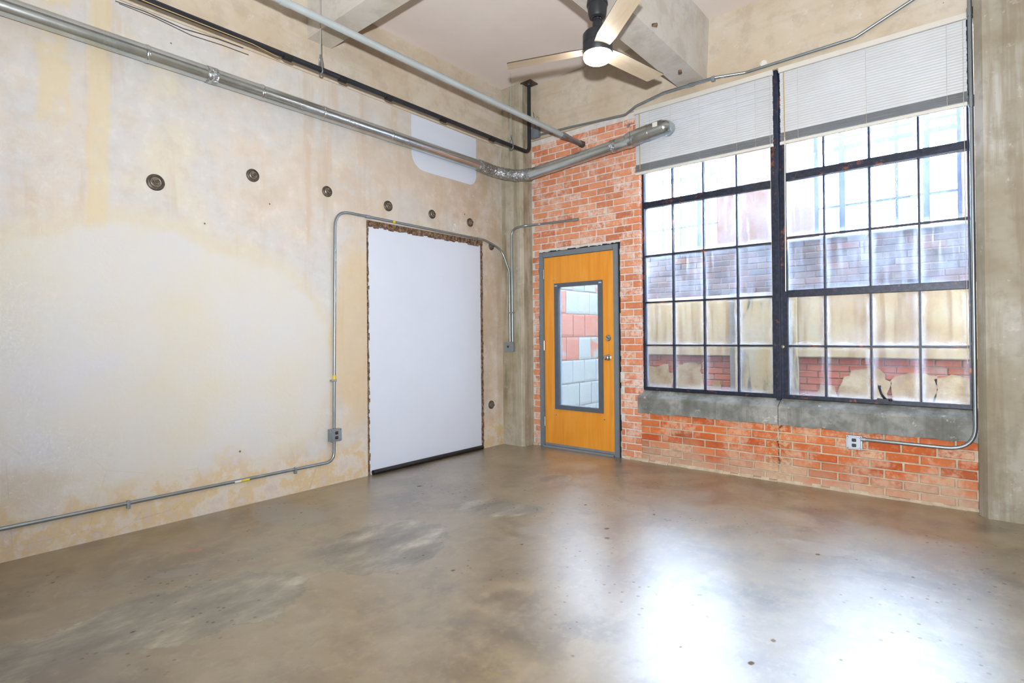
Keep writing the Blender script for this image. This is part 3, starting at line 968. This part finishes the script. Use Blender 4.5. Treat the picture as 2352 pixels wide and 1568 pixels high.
# ------------------------------------------------------------------ blinds
def slat_mesh(name, length, wdt=0.026):
    bm = bmesh.new()
    prof = []
    for k in range(5):
        u = -0.5 + k / 4
        prof.append((u * wdt, 0.0045 * (1 - (2 * u) ** 2)))
    A, B = [], []
    for p in prof:
        A.append([bm.verts.new((-length / 2, p[0], p[1])), bm.verts.new((length / 2, p[0], p[1]))])
        B.append([bm.verts.new((-length / 2, p[0], p[1] - 0.0005)), bm.verts.new((length / 2, p[0], p[1] - 0.0005))])
    for k in range(4):
        bm.faces.new((A[k][0], A[k][1], A[k + 1][1], A[k + 1][0]))
        bm.faces.new((B[k][0], B[k + 1][0], B[k + 1][1], B[k][1]))
    me = bpy.data.meshes.new(name)
    bmesh.ops.recalc_face_normals(bm, faces=bm.faces)
    bm.to_mesh(me)
    bm.free()
    me.materials.append(MAT['slat'])
    for p in me.polygons: p.use_smooth = True
    return me

def blind(label, x0, x1, cords, wand_x, loose, tilt0):
    yb = -0.028
    b = thing('venetian_blind', ((x0 + x1) / 2, yb, 2.88), label, 'blind', 'white blinds half raised over the windows')
    cx = (x0 + x1) / 2
    hr = bx('headrail', 'rail', x0, x1, yb - 0.022, yb + 0.006, 3.498, 3.540, b, 0.003)
    L = x1 - x0 - 0.012
    me = slat_mesh('slat', L)
    z = 3.494
    i = 0
    while z > 2.985:
        o = bpy.data.objects.new('slat', me)
        COL.objects.link(o)
        o.parent = b
        o.location = (random.uniform(-0.002, 0.002), random.uniform(-0.001, 0.001), z - 2.88)
        t = -tilt0 + random.uniform(-2, 2) - loose.get(i, (0, 0))[0]
        o.rotation_euler = (math.radians(t), math.radians(loose.get(i, (0, 0))[1]), 0)
        z -= 0.0205
        i += 1
    for k in range(17):
        o = bpy.data.objects.new('slat', me)
        COL.objects.link(o)
        o.parent = b
        o.location = (random.uniform(-0.003, 0.003), random.uniform(-0.002, 0.002), 0.034 + k * 0.0043)
        o.rotation_euler = (math.radians(random.uniform(-5, 5)), 0, 0)
    bx('bottom_rail', 'rail', x0 + 0.004, x1 - 0.004, yb - 0.013, yb + 0.013, 2.884, 2.908, b, 0.005)
    for x in cords:
        for dy in (-0.0165, 0.0165):
            tb('ladder_cord', 'cord', [(x, yb + dy, 3.50), (x, yb + dy, 2.906)], 0.0012, b, 5)
    tb('tilt_wand', 'wand', [(wand_x, yb - 0.025, 3.49), (wand_x + 0.004, yb - 0.026, 2.93)], 0.0042, b, 6)
    return b
b1 = blind('white venetian blind over the window beside the door, with a few gaping slats', 1.664, 2.976, (1.83, 2.05, 2.33, 2.67, 2.83), 1.725, {2: (-5, 0), 5: (-9, .02), 8: (-11, 0.02), 10: (-8, 0)}, 64)
b2 = blind('white venetian blind over the window beside the grey column, slats shut tight', 3.022, 4.268, (3.17, 3.655, 4.15), 3.065, {}, 68)

# pull cords that hang below the blinds
tb('lower_wand', 'rail', [(3.069, -0.054, 2.935), (3.062, -0.05, 1.63)], 0.0045, b2, 8)
for x, z, bb in ((2.952, 1.60, b1), (4.243, 1.05, b2)):
    tb('pull_cord', 'cord', [(x, -0.048, 3.50), (x, -0.047, 2.6), (x + 0.002, -0.045, z)], 0.0016, bb, 5)

# ------------------------------------------------------------------ white panels on the left wall
pn = thing('wall_panel', (-0.02, -1.30, 0.0), 'large white door sized panel set in a ragged recess of the plaster wall', 'panel')
bx('panel_sheet', 'panel', -0.06, -0.016, PY0 + 0.030, PY1 - 0.03, 0.0, PZ - 0.035, pn)
bm = bmesh.new()
rd = random.Random(11)
def edge_strip(y0, y1, z0, z1, along, n, amp):
    for i in range(n):
        t0, t1 = i / n, (i + 1) / n
        if along == 'z':
            a, c = z0 + (z1 - z0) * t0, z0 + (z1 - z0) * t1
            box(bm, -0.05, -0.002 - rd.uniform(0, 0.012), y0 - rd.uniform(0, amp), y1 + rd.uniform(0, amp), a, c)
        else:
            a, c = y0 + (y1 - y0) * t0, y0 + (y1 - y0) * t1
            box(bm, -0.05, -0.002 - rd.uniform(0, 0.012), a, c, z0 - rd.uniform(0, amp), z1 + rd.uniform(0, 0.004))
edge_strip(PY0, PY0 + 0.022, 0.0, PZ, 'z', 70, 0.010)
edge_strip(PY1 - 0.024, PY1, 0.0, PZ, 'z', 70, 0.010)
edge_strip(PY0, PY1, PZ - 0.050, PZ, 'y', 54, 0.016)
mesh_obj('broken_edge', bm, 'spall', pn)
ds = tag(tb('draft_stopper', 'black', fillet([(0.012, PY0 + 0.045, 0.024), (0.012, -1.3, 0.024), (0.012, PY1 - 0.045, 0.024)], 0), [0.021, 0.022, 0.021], None, 16), 'black foam draught roll lying along the foot of the white panel', 'draft stopper')
up = bmesh.new()
def rrect(y0, y1, z0, z1, r):
    P = []
    for cy, cz, a0 in ((y1 - r, z1 - 0.004, None), (y0 + 0.004, z1 - 0.004, None), (y0 + r, z0 + r, PI), (y1 - r * 0.7, z0 + r * 0.7, 1.5 * PI)):
        if a0 is None:
            P.append((y1, z1) if cy > y0 + 0.1 else (y0, z1))
        else:
            rr = r if a0 == PI else r * 0.7
            for k in range(9):
                a = a0 + k * PI / 16
                P.append((cy + rr * math.cos(a), cz + rr * math.sin(a)))
    return P
prism(up, rrect(-1.545, -0.622, 2.955, 3.492, 0.17), 'x', -0.01, 0.006)
tag(mesh_obj('patch_panel', up, 'panel'), 'small white patch panel with rounded lower corners high on the plaster wall', 'panel')

# ------------------------------------------------------------------ iron tie plates
def tie_plate(y, z, r, label):
    t = thing('tie_plate', (0, y, z), label, 'tie plate', 'round iron tie plates on the plaster wall')
    lathe('plate', 'iron', [(r, 0.0), (r, 0.006), (r * 0.86, 0.013), (r * 0.7, 0.014), (r * 0.66, 0.010)], (0, y, z), 'x', t, 24)
    lathe('washer', 'iron_lt', [(r * 0.62, 0.0), (r * 0.62, 0.016), (r * 0.50, 0.020), (r * 0.42, 0.018)], (0, y, z), 'x', t, 24)
    lathe('nut', 'iron_lt', [(r * 0.40, 0.0), (r * 0.40, 0.032), (r * 0.33, 0.036), (0.0, 0.036)], (0, y, z), 'x', t, 6, False)
    lathe('bolt_end', 'iron', [(r * 0.20, 0.03), (r * 0.20, 0.048), (0.0, 0.050)], (0, y, z), 'x', t, 12)
for y, z, r, lb in ((-3.789, 2.344, 0.056, 'round iron tie plate nearest the camera, lowest of the upper row'),
                    (-3.126, 2.536, 0.050, 'round iron tie plate second along the upper row from the left'),
                    (-2.485, 2.536, 0.047, 'round iron tie plate third along the upper row, above the conduit bend'),
                    (-1.838, 2.524, 0.050, 'round iron tie plate above the left end of the white door panel'),
                    (-1.282, 2.536, 0.046, 'round iron tie plate above the middle of the white door panel'),
                    (-0.725, 2.535, 0.047, 'round iron tie plate above the right end of the white door panel'),
                    (-0.376, 2.310, 0.042, 'round iron tie plate tucked under the curved conduit by the corner column'),
                    (-0.399, 0.483, 0.048, 'round iron tie plate low down between white panel and corner column')):
    tie_plate(y, z, r, lb)

# ------------------------------------------------------------------ pipes under the ceiling
# galvanised duct along the plaster wall, round the corner and out through the blind
du = thing('galvanised_duct', (0.075, -3.0, 3.175), 'shiny galvanised duct along the plaster wall, elbowed across the brick to the blind', 'duct')
AX, AZ, AR = 0.072, 3.175, 0.056
tb('duct_pipe', 'galv', [(AX, YB + 0.01, AZ), (AX, -4.0, AZ), (AX, -0.62, AZ)], AR, du, 28)
for y in (-3.86, -3.47, -3.09, -2.56, -1.86, -5.6):
    tb('joint_band', 'galv', [(AX, y - 0.012, AZ), (AX, y - 0.008, AZ), (AX, y + 0.008, AZ), (AX, y + 0.012, AZ)], [AR, AR + 0.004, AR + 0.004, AR], du, 28)
tb('foil_tape', 'foil', [(AX, -3.49, AZ), (AX, -3.42, AZ)], AR + 0.0035, du, 28)
el = fillet([(AX, -0.66, AZ), (AX + 0.01, -0.36, 3.155), (0.30, -0.275, 3.095), (0.50, -0.258, 3.078)], [0.22, 0.2], 8)
elr = [AR + 0.008 + (0.004 if i % 2 else 0.0) for i in range(len(el))]
tb('flexible_elbow', 'foil', el, elr, du, 28)
tb('duct_run', 'galv', [(0.47, -0.262, 3.076), (1.60, -0.190, 3.184)], 0.060, du, 28)
bt = fillet([(1.50, -0.197, 3.172), (1.66, -0.185, 3.192), (1.80, -0.165, 3.228), (2.02, -0.13, 3.262)], 0.1, 5)
tb('window_boot', 'galv', bt, [0.064 + 0.012 * min(1, i / 6) for i in range(len(bt))], du, 28)
tb('foil_tape', 'foil', [(1.49, -0.198, 3.1735), (1.55, -0.194, 3.179)], 0.066, du, 28)
tb('joint_band', 'galv', [(1.70, -0.18, 3.204), (1.715, -0.178, 3.208)], 0.079, du, 28)
tb('joint_band', 'galv', [(1.86, -0.155, 3.2365), (1.875, -0.153, 3.239)], 0.080, du, 28)
bx('boot_label', 'sticker', 1.945, 1.995, -0.222, -0.214, 3.252, 3.295, du)
# neck of the boot that goes back through the slats
tb('boot_neck', 'galv', fillet([(1.96, -0.14, 3.256), (2.03, -0.125, 3.262), (2.03, -0.05, 3.262)], 0.05, 5), 0.070, du, 24)

# black iron pipe
bp_ = thing('black_pipe', (0.36, -2.0, 3.365), 'black iron pipe hung along the plaster wall and turning up to a ceiling plate', 'pipe')
BX, BZ = 0.362, 3.372
tb('pipe', 'pipe_black', fillet([(BX, YB + 0.01, BZ), (BX, -0.108, BZ + 0.012), (BX + 0.004, -0.108, CZ - 0.012)], 0.085, 9), 0.0215, bp_, 16)
for y in (-3.03, -2.56, -2.10, -1.45, -4.3, -0.75):
    tb('coupling', 'black', [(BX, y - 0.032, BZ), (BX, y + 0.032, BZ)], 0.0245, bp_, 16)
bm = bmesh.new()
box(bm, BX - 0.07, BX + 0.078, -0.175, -0.035, CZ - 0.014, CZ - 0.001)
mesh_obj('ceiling_plate', bm, 'iron', bp_)
tb('collar', 'iron', [(BX + 0.004, -0.108, CZ - 0.035), (BX + 0.004, -0.108, CZ - 0.012)], 0.029, bp_, 16)
tb('electric_cable', 'wand', [(BX + 0.035, -4.6, BZ - 0.012), (BX + 0.03, -3.9, BZ - 0.02), (BX + 0.028, -3.3, BZ - 0.018), (BX + 0.0, -3.1, BZ - 0.024)], 0.0028, bp_, 6)
# thin wires sagging on the plaster just below
cb = thing('loose_wire', (0.03, -3.6, 3.45), 'pair of thin slack wires drooping under the black pipe', 'wire')
tb('wire', 'wire_dark', [(0.02, -4.02, 3.475), (0.05, -3.86, 3.467), (0.05, -3.63, 3.45), (0.05, -3.40, 3.472), (0.06, -3.22, 3.472)], 0.0028, cb, 5)
tb('wire', 'wire_dark', [(0.02, -4.00, 3.468), (0.05, -3.80, 3.45), (0.05, -3.58, 3.424), (0.05, -3.36, 3.438), (0.06, -3.18, 3.435)], 0.0022, cb, 5)

# hangers that carry the black pipe
def hanger(y, label):
    h = thing('pipe_hanger', (BX, y, BZ), label, 'pipe hanger', 'clevis hangers on the black pipe')
    tb('rod', 'wire', [(BX, y, BZ + 0.115), (BX, y, CZ - 0.001)], 0.0045, h, 8)
    pts = [(BX + 0.030 * math.sin(a) * (1.0 if math.cos(a) < 0 else 0.82), y, BZ + (0.030 * math.cos(a) if math.cos(a) < 0 else 0.105 * math.cos(a))) for a in [2 * PI * i / 24 for i in range(25)]]
    tb('clevis', 'conduit', pts, 0.006, h, 8, False)
    tb('rod_nut', 'conduit', [(BX, y, BZ + 0.098), (BX, y, BZ + 0.125)], 0.010, h, 6)
hanger(-2.755, 'steel rod hanger on the black pipe near the pale ceiling beam')
hanger(-0.43, 'steel rod hanger on the black pipe beside the corner column')

# pale pipe that ends on the brick wall
pp = thing('pale_pipe', (0.9, -2.0, 3.42), 'pale grey pipe running below the ceiling to a dark flange on the brick', 'pipe')
P0, P1 = Vector((0.85, -3.05, 3.470)), Vector((1.021, -0.030, 3.356))
dv = (P1 - P0) / (P1.y - P0.y)
at = lambda y: P0 + dv * (y - P0.y)
tb('pipe', 'pipe_pale', [at(YB + 0.01), at(-3.0), at(-0.36)], 0.026, pp, 18)
tb('coupling', 'conduit', [at(-0.375), at(-0.37), at(-0.29), at(-0.285)], [0.028, 0.031, 0.031, 0.028], pp, 18)
tb('pipe_end', 'conduit', [at(-0.29), at(-0.02)], 0.027, pp, 18)
tb('flange', 'iron', [at(-0.05), at(-0.004)], [0.033, 0.036], pp, 18)
tb('coupling', 'pipe_pale', [at(-3.33), at(-3.27)], 0.030, pp, 18)

# ------------------------------------------------------------------ conduits, boxes
CR = 0.0125
def strap(y, z, parent, vert=False):
    if vert: bx('strap', 'box', 0.001, 0.032, y - 0.035, y + 0.018, z - 0.009, z + 0.009, parent, 0.004)
    else: bx('strap', 'box', 0.001, 0.032, y - 0.009, y + 0.009, z - 0.035, z + 0.018, parent, 0.004)
cl = thing('electrical_conduit', (0.016, -3.5, 0.2), 'grey conduit running low along the plaster wall up to the outlet', 'conduit')
tb('pipe', 'conduit', fillet([(0.016, YB + 0.01, 0.196), (0.016, -2.445, 0.200), (0.016, -2.442, 0.374)], 0.17, 9), CR, cl, 12)
for y in (-3.96, -2.80): strap(y, 0.198, cl)
bm = bmesh.new(); tube(bm, [(0.016, -3.235, 0.1965), (0.016, -3.175, 0.1967)], CR + 0.0012, 12)
mesh_obj('yellow_label', bm, 'yellow', cl)
bm = bmesh.new(); tube(bm, [(0.016, -3.285, 0.1965), (0.016, -3.236, 0.1967)], CR + 0.0012, 12)
mesh_obj('white_label', bm, 'sticker', cl)

def outlet(name, c, face, label, cover):
    """square surface box with a raised duplex cover. face: 'x' or '-y'"""
    t = thing(name, c, label, 'outlet', None)
    def T(u, v, w):      # u across, v up, w out of the wall
        return (c[0] + w, c[1] + u, c[2] + v) if face == 'x' else (c[0] + u, c[1] - w, c[2] + v)
    def cb_(n, mat, u0, u1, v0, v1, w0, w1, bev=0.0, par=t):
        a, b = T(u0, v0, w0), T(u1, v1, w1)
        return bx(n, mat, min(a[0], b[0]), max(a[0], b[0]), min(a[1], b[1]), max(a[1], b[1]), min(a[2], b[2]), max(a[2], b[2]), par, bev)
    cb_('back_box', 'box', -0.053, 0.053, -0.053, 0.053, 0.0, 0.044, 0.004)
    cv = cb_('cover', cover, -0.054, 0.054, -0.054, 0.054, 0.044, 0.048, 0.002)
    bm = bmesh.new()
    pts = []
    for k in range(24):
        a = 2 * PI * k / 24
        pts.append((0.046 * max(-1, min(1, 1.25 * math.cos(a))) , 0.046 * max(-1, min(1, 1.25 * math.sin(a)))))
    A = [bm.verts.new(T(u, v, 0.047)) for u, v in pts]
    B = [bm.verts.new(T(u * 0.93, v * 0.93, 0.056)) for u, v in pts]
    for i in range(24):
        bm.faces.new((A[i], A[(i + 1) % 24], B[(i + 1) % 24], B[i]))
    bm.faces.new(B)
    mesh_obj('raised_face', bm, cover, t)
    for s in (-1, 1):
        bm = bmesh.new()
        q = [(0.0165 * max(-0.9, min(0.9, 1.2 * math.cos(2 * PI * k / 20))), s * 0.0205 + 0.0140 * max(-0.9, min(0.9, 1.15 * math.sin(2 * PI * k / 20)))) for k in range(20)]
        A = [bm.verts.new(T(u, v, 0.055)) for u, v in q]
        B = [bm.verts.new(T(u, v, 0.0585)) for u, v in q]
        for i in range(20):
            bm.faces.new((A[i], A[(i + 1) % 20], B[(i + 1) % 20], B[i]))
        bm.faces.new(B)
        so = mesh_obj('socket', bm, 'socket', t)
        for du_ in (-0.006, 0.006):
            cb_('slot', 'box', du_ - 0.001, du_ + 0.001, s * 0.0205 - 0.002, s * 0.0205 + 0.006, 0.0583, 0.0590, 0, so)
    for u, v in ((-0.045, 0.045), (0.045, -0.045), (0.045, 0.045), (-0.045, -0.045)):
        cb_('screw', 'chrome', u - 0.004, u + 0.004, v - 0.004, v + 0.004, 0.048, 0.050)
    return t
outlet('wall_outlet', (0.0, -2.442, 0.430), 'x', 'grey metal outlet box on the plaster wall left of the white panel', 'box')
cu = thing('electrical_conduit', (0.016, -2.43, 0.5), 'grey conduit rising from the outlet, over the white panel and down to the switch', 'conduit')
tb('pipe', 'conduit', fillet([(0.016, -2.442, 0.486), (0.016, -2.418, 2.385), (0.016, -0.50, 2.366), (0.06, -0.26, 2.28), (0.125, -0.202, 2.02), (0.128, -0.202, 1.206)], [0.15, 0.16, 0.18, 0.2], 9), CR, cu, 12)
strap(-2.437, 0.90, cu, True)
bm = bmesh.new(); tube(bm, [(0.016, -2.436, 0.905), (0.016, -2.4355, 0.945)], CR + 0.0014, 12)
mesh_obj('yellow_label', bm, 'yellow', cu)
bm = bmesh.new(); tube(bm, [(0.016, -1.80, 2.3793), (0.016, -1.77, 2.379)], CR + 0.0014, 12)
mesh_obj('yellow_label', bm, 'yellow', cu)
for y in (-2.08, -0.60): tb('coupling', 'box', [(0.016, y - 0.022, 2.3815 if y < -1 else 2.367), (0.016, y + 0.022, 2.381 if y < -1 else 2.3668)], CR + 0.004, cu, 12)
c3 = thing('electrical_conduit', (0.17, -0.2, 1.2), 'grey conduit rising from the switch and bending out over the brick above the door', 'conduit')
tb('pipe', 'conduit', fillet([(0.165, -0.202, 1.206), (0.165, -0.202, 2.515), (0.34, -0.18, 2.535), (0.46, -0.03, 2.56), (0.95, -0.014, 2.545)], [0.16, 0.1, 0.1], 8), CR, c3, 12)
tb('end_cap', 'box', [(0.90, -0.015, 2.5465), (0.962, -0.014, 2.5445)], CR + 0.006, c3, 12)
bx('strap', 'box', 0.108, 0.188, -0.218, -0.186, 1.535, 1.552, c3, 0.004)
sb = thing('light_switch', (0.13, -0.185, 1.147), 'small grey switch box on the corner column at the foot of two conduits', 'switch')
bx('back_box', 'box', 0.073, 0.187, -0.232, -0.186, 1.092, 1.202, sb, 0.006)
bx('cover', 'box', 0.070, 0.190, -0.238, -0.232, 1.089, 1.205, sb, 0.002)
bx('toggle', 'socket', 0.125, 0.137, -0.254, -0.236, 1.138, 1.162, sb, 0.002)
# right hand outlet and its conduit up the column
outlet('wall_outlet', (3.548, -0.003, 0.410), '-y', 'bright square outlet on the red brick below the window sill', 'box_white')
cr = thing('electrical_conduit', (4.28, -0.07, 2.0), 'grey conduit down the grey column edge, bending along the brick to the outlet', 'conduit')
tb('pipe', 'conduit', fillet([(3.595, -0.040, 0.440), (4.284, -0.056, 0.440), (4.284, -0.060, 2.90), (4.280, -0.062, CZ - 0.001)], [0.17, 0.0], 9), 0.0135, cr, 12)
tb('coupling', 'conduit', [(4.284, -0.060, 2.86), (4.284, -0.060, 2.94)], 0.0175, cr, 12)
tb('coupling', 'conduit', [(4.281, -0.061, 3.50), (4.281, -0.061, 3.56)], 0.0175, cr, 12)
tb('connector', 'box', [(3.592, -0.040, 0.440), (3.625, -0.040, 0.440)], 0.018, cr, 12)
# conduit along the beam above the blinds
ct = thing('electrical_conduit', (2.0, -0.035, 3.6), 'thin conduit along the tan beam above the blinds, turning up at the right', 'conduit')
tb('pipe', 'conduit', fillet([(0.464, -0.036, 3.588), (0.85, -0.036, 3.572), (1.56, -0.036, 3.528), (1.70, -0.075, 3.566), (2.02, -0.125, 3.592), (2.50, -0.12, 3.592), (2.75, -0.036, 3.590), (3.58, -0.036, 3.603), (4.06, -0.036, 3.80), (4.22, -0.036, 3.86)], [0.3, 0.1, 0.1, 0.15, 0.1, 0.1, 0.12, 0.1], 6), 0.0125, ct, 12)
tb('coupling', 'conduit', [(2.26, -0.1225, 3.592), (2.32, -0.122, 3.592)], 0.0165, ct, 12)
bx('strap', 'box', 2.480, 2.510, -0.135, -0.1, 3.565, 3.605, ct, 0.004)
jb = thing('junction_box', (0.405, -0.02, 3.62), 'small grey junction box with loose wires in the corner under the beam', 'junction box')
bx('box_body', 'frame_grey', 0.350, 0.462, -0.068, -0.02, 3.560, 3.676, jb, 0.003)
tb('wire', 'wire', [(0.405, -0.085, 3.86), (0.425, -0.08, 3.82), (0.445, -0.07, 3.74), (0.43, -0.05, 3.66)], 0.004, jb, 6)
tb('wire', 'wire_dark', [(0.402, -0.075, 3.85), (0.408, -0.07, 3.80), (0.415, -0.08, 3.72), (0.42, -0.05, 3.66)], 0.003, jb, 6)
tb('wire', 'wire_green', [(0.43, -0.07, 3.70), (0.47, -0.08, 3.72), (0.49, -0.08, 3.76), (0.46, -0.08, 3.79), (0.43, -0.07, 3.76)], 0.003, jb, 6)
# lag of plaster and a nailing block left on the beam
cc = bmesh.new()
tube(cc, [(2.90, -0.02, 3.63), (2.905, -0.034, 3.635)], [0.035, 0.022], 9)
tag(mesh_obj('plaster_chip', cc, 'ceil_white'), 'white plaster chip on the tan beam above the right blind', 'plaster chip')
rb = bmesh.new()
tube(rb, [(2.405, -1.16, 3.66), (2.44, -1.16, 3.648)], [0.012, 0.016], 8)
tag(mesh_obj('rusty_bolt', rb, 'spall', None), 'rusty bolt stub on the fan beam beside the blade', 'bolt')
rb = bmesh.new()
tube(rb, [(2.30, -0.40, 3.62), (2.302, -0.40, 3.592)], [0.014, 0.018], 8)
tag(mesh_obj('rusty_bolt', rb, 'spall', None), 'rusty bolt stub under the fan beam near the window wall', 'bolt')

# ------------------------------------------------------------------ ceiling fan
FX, FY = 2.28, -1.765
fan = thing('ceiling_fan', (FX, FY, 3.62), 'black ceiling fan with three pale wooden blades and a lit round lamp', 'ceiling fan')
lathe('canopy', 'fan_black', [(0.070, 3.619), (0.073, 3.600), (0.074, 3.585), (0.068, 3.582), (0.068, 3.575), (0.063, 3.52), (0.055, 3.498), (0.036, 3.49), (0.030, 3.502)], (FX, FY, 0), 'z', fan, 40)
lathe('ball_joint', 'chrome', [(0.012, 3.51), (0.026, 3.50), (0.028, 3.488), (0.018, 3.475)], (FX, FY, 0), 'z', fan, 24)
lathe('downrod_cover', 'fan_black', [(0.024, 3.50), (0.030, 3.475), (0.035, 3.468), (0.037, 3.40)], (FX, FY, 0), 'z', fan, 32)
lathe('motor_housing', 'fan_black', [(0.037, 3.402), (0.060, 3.400), (0.092, 3.392), (0.103, 3.378), (0.1035, 3.318), (0.1005, 3.316), (0.1005, 3.311), (0.1035, 3.309), (0.1035, 3.246), (0.099, 3.240)], (FX, FY, 0), 'z', fan, 48)
lathe('lamp', 'lamp', [(0.0985, 3.243), (0.100, 3.222), (0.094, 3.204), (0.080, 3.194), (0.05, 3.190), (0.0, 3.189)], (FX, FY, 0), 'z', fan, 48)
bmb = bmesh.new()
blen, bw, bt_ = 0.60, 0.132, 0.007
sec = []
out = [(0.0, -bw * 0.42), (0.10, -bw * 0.5), (blen - 0.01, -bw * 0.5), (blen, -bw * 0.47), (blen - 0.035, bw * 0.47), (blen - 0.045, bw * 0.5), (0.10, bw * 0.5), (0.0, bw * 0.42)]
prism(bmb, out, 'z', -bt_ / 2, bt_ / 2)
bme = bpy.data.meshes.new('blade')
bmesh.ops.recalc_face_normals(bmb, faces=bmb.faces)
bmb.to_mesh(bme); bmb.free()
bme.materials.append(MAT['blade']); bme.materials.append(MAT['blade_edge'])
for p in bme.polygons:
    if abs(p.normal.z) < 0.5: p.material_index = 1
for k in range(3):
    a = math.radians(199.9 - 120 * k)
    o = bpy.data.objects.new('blade', bme)
    COL.objects.link(o)
    o.parent = fan
    o.matrix_local = Matrix.Translation((0.092 * math.cos(a), 0.092 * math.sin(a), 3.276 - 3.62)) @ Matrix.Rotation(a, 4, 'Z') @ Matrix.Rotation(math.radians(-9), 4, 'X')

# ------------------------------------------------------------------ outside: the narrow yard beyond the glass
FYW = 2.0
tag(bx('floor_yard', 'outer_concrete', -1.5, 9.0, 0.17, 4.5, -0.25, -0.05), 'concrete ground of the yard outside', kind='structure')
wt = thing('wall_yard_side', (0, 0, 0), 'peeling painted tile wall seen through the door glass', kind='structure')
bx('mortar', 'mortar_far', 0.10, 0.288, 0.22, FYW + 0.05, -0.05, 2.2, wt)
TM = []
for i in range(3):
    me = brick_mesh('tile_%d' % i, 'tile', 60 + i)
    TM.append(me)
lay(wt, 'tile', TM, 0.22, FYW, 0.055, 0.300, 7, 0.284, 0.006, 0.30, 0.10, off=0.07, prot=0.002, rd=random.Random(21), axis='x')

wf = thing('wall_yard_far', (0, FYW, 0), 'weathered wall across the yard seen through the windows', kind='structure')
bx('mortar', 'mortar_far', 0.3, 5.3, FYW + 0.009, FYW + 0.3, -0.05, 2.35, wf)
FM = [brick_mesh('far_%d' % i, 'brick_far', 80 + i) for i in range(3)]
DM = [brick_mesh('dark_%d' % i, 'brick_dark', 90 + i) for i in range(4)]
wfr = random.Random(5)
lay(wf, 'brick', FM, 0.31, 4.6, 0.455, 0.0775, 7, 0.215, 0.010, FYW, 0.1, holes=((1.93, 2.70, -1, 3),), prot=0.003, rd=wfr)
lay(wf, 'brick', DM, 0.31, 4.6, 1.775, 0.0735, 8, 0.215, 0.008, FYW, 0.1, prot=0.006, rd=wfr)
for o in wf.children:      # children laid in world coordinates under an empty that is not at the origin
    if o.name.startswith('brick'):
        o.location.y -= FYW
bx('plaster_band', 'tan', 0.3, 5.3, FYW - 0.06, FYW + 0.02, 1.0, 1.765, wf, 0.012)
bx('plaster_column', 'tan_column', 1.99, 2.70, FYW - 0.085, FYW + 0.02, -0.05, 1.775, wf, 0.01)
bx('plaster_reveal', 'outer_concrete', 1.93, 2.0, FYW - 0.075, FYW + 0.02, -0.05, 1.775, wf, 0.006)
# plaster still clinging to the brick
def blob(x, z, rx, rz, seed):
    rr = random.Random(seed)
    bm = bmesh.new()
    n = 22
    pts = []
    for k in range(n):
        a = 2 * PI * k / n
        q = rr.uniform(0.8, 1.15)
        e = 0.65
        ca, sa = math.cos(a), math.sin(a)
        pts.append((x + rx * q * math.copysign(abs(ca) ** e, ca), z + rz * q * math.copysign(abs(sa) ** e, sa)))
    prism(bm, pts, 'y', FYW - 0.014, FYW + 0.012)
    mesh_obj('plaster_patch', bm, 'patch', wf)
for i, (x, z, rx, rz) in enumerate(((0.95, 0.62, 0.20, 0.24), (1.38, 0.63, 0.19, 0.27), (1.74, 0.55, 0.07, 0.12), (3.36, 0.62, 0.24, 0.26), (3.80, 0.62, 0.19, 0.28), (4.15, 0.58, 0.20, 0.30), (2.98, 0.55, 0.10, 0.13), (0.55, 0.6, 0.2, 0.3))):
    blob(x, z, rx, rz, 40 + i)
bx('coping', 'outer_concrete', 0.3, 5.3, FYW - 0.03, FYW + 0.3, 2.35, 2.385, wf, 0.01)
for a, b in ((1.757, 2.868), (4.20, 5.3)):
    bx('pier', 'pier_far', a, b, FYW, FYW + 0.3, 2.385, 4.3, wf)
bx('pier', 'pier_far', 0.29, 0.50, FYW, FYW + 0.3, 2.385, 4.3, wf)
bx('lintel', 'outer_concrete', 0.29, 5.3, FYW, FYW + 0.3, 4.3, 4.8, wf)

def far_window(name, label, x0, x1, bars, rows):
    w = thing(name, ((x0 + x1) / 2, FYW + 0.1, 2.385), label, kind='structure')
    for x, t in bars:
        bx('bar', 'steel_far', x - t * 1.35, x + t * 1.35, FYW + 0.08, FYW + 0.12, 2.385, 4.3, w)
    for z, t in rows:
        bx('bar', 'steel_far', x0, x1, FYW + 0.085, FYW + 0.115, z - t * 1.35, z + t * 1.35, w)
    xs = [x0] + [b[0] for b in bars] + [x1]
    zs = [2.385] + [r[0] for r in rows] + [4.3]
    xs = sorted(set(xs))
    for i in range(len(xs) - 1):
        for j in range(len(zs) - 1):
            if xs[i + 1] - xs[i] < 0.08: continue
            bx('pane', 'glass_far', xs[i], xs[i + 1], FYW + 0.098, FYW + 0.102, zs[j], zs[j + 1], w)
far_window('window_3', 'steel window grid across the yard left of the pier', 0.5, 1.757, ((0.74, 0.008), (0.978, 0.008), (1.24, 0.007), (1.496, 0.022)), ((2.72, 0.010), (3.375, 0.024), (3.85, 0.010)))
far_window('window_4', 'steel window grid across the yard right of the pier', 2.868, 4.20, ((2.885, 0.018), (3.145, 0.022), (3.398, 0.008), (3.656, 0.010), (3.912, 0.022), (4.185, 0.016)), ((2.72, 0.010), (3.375, 0.020), (3.49, 0.010), (3.85, 0.010)))
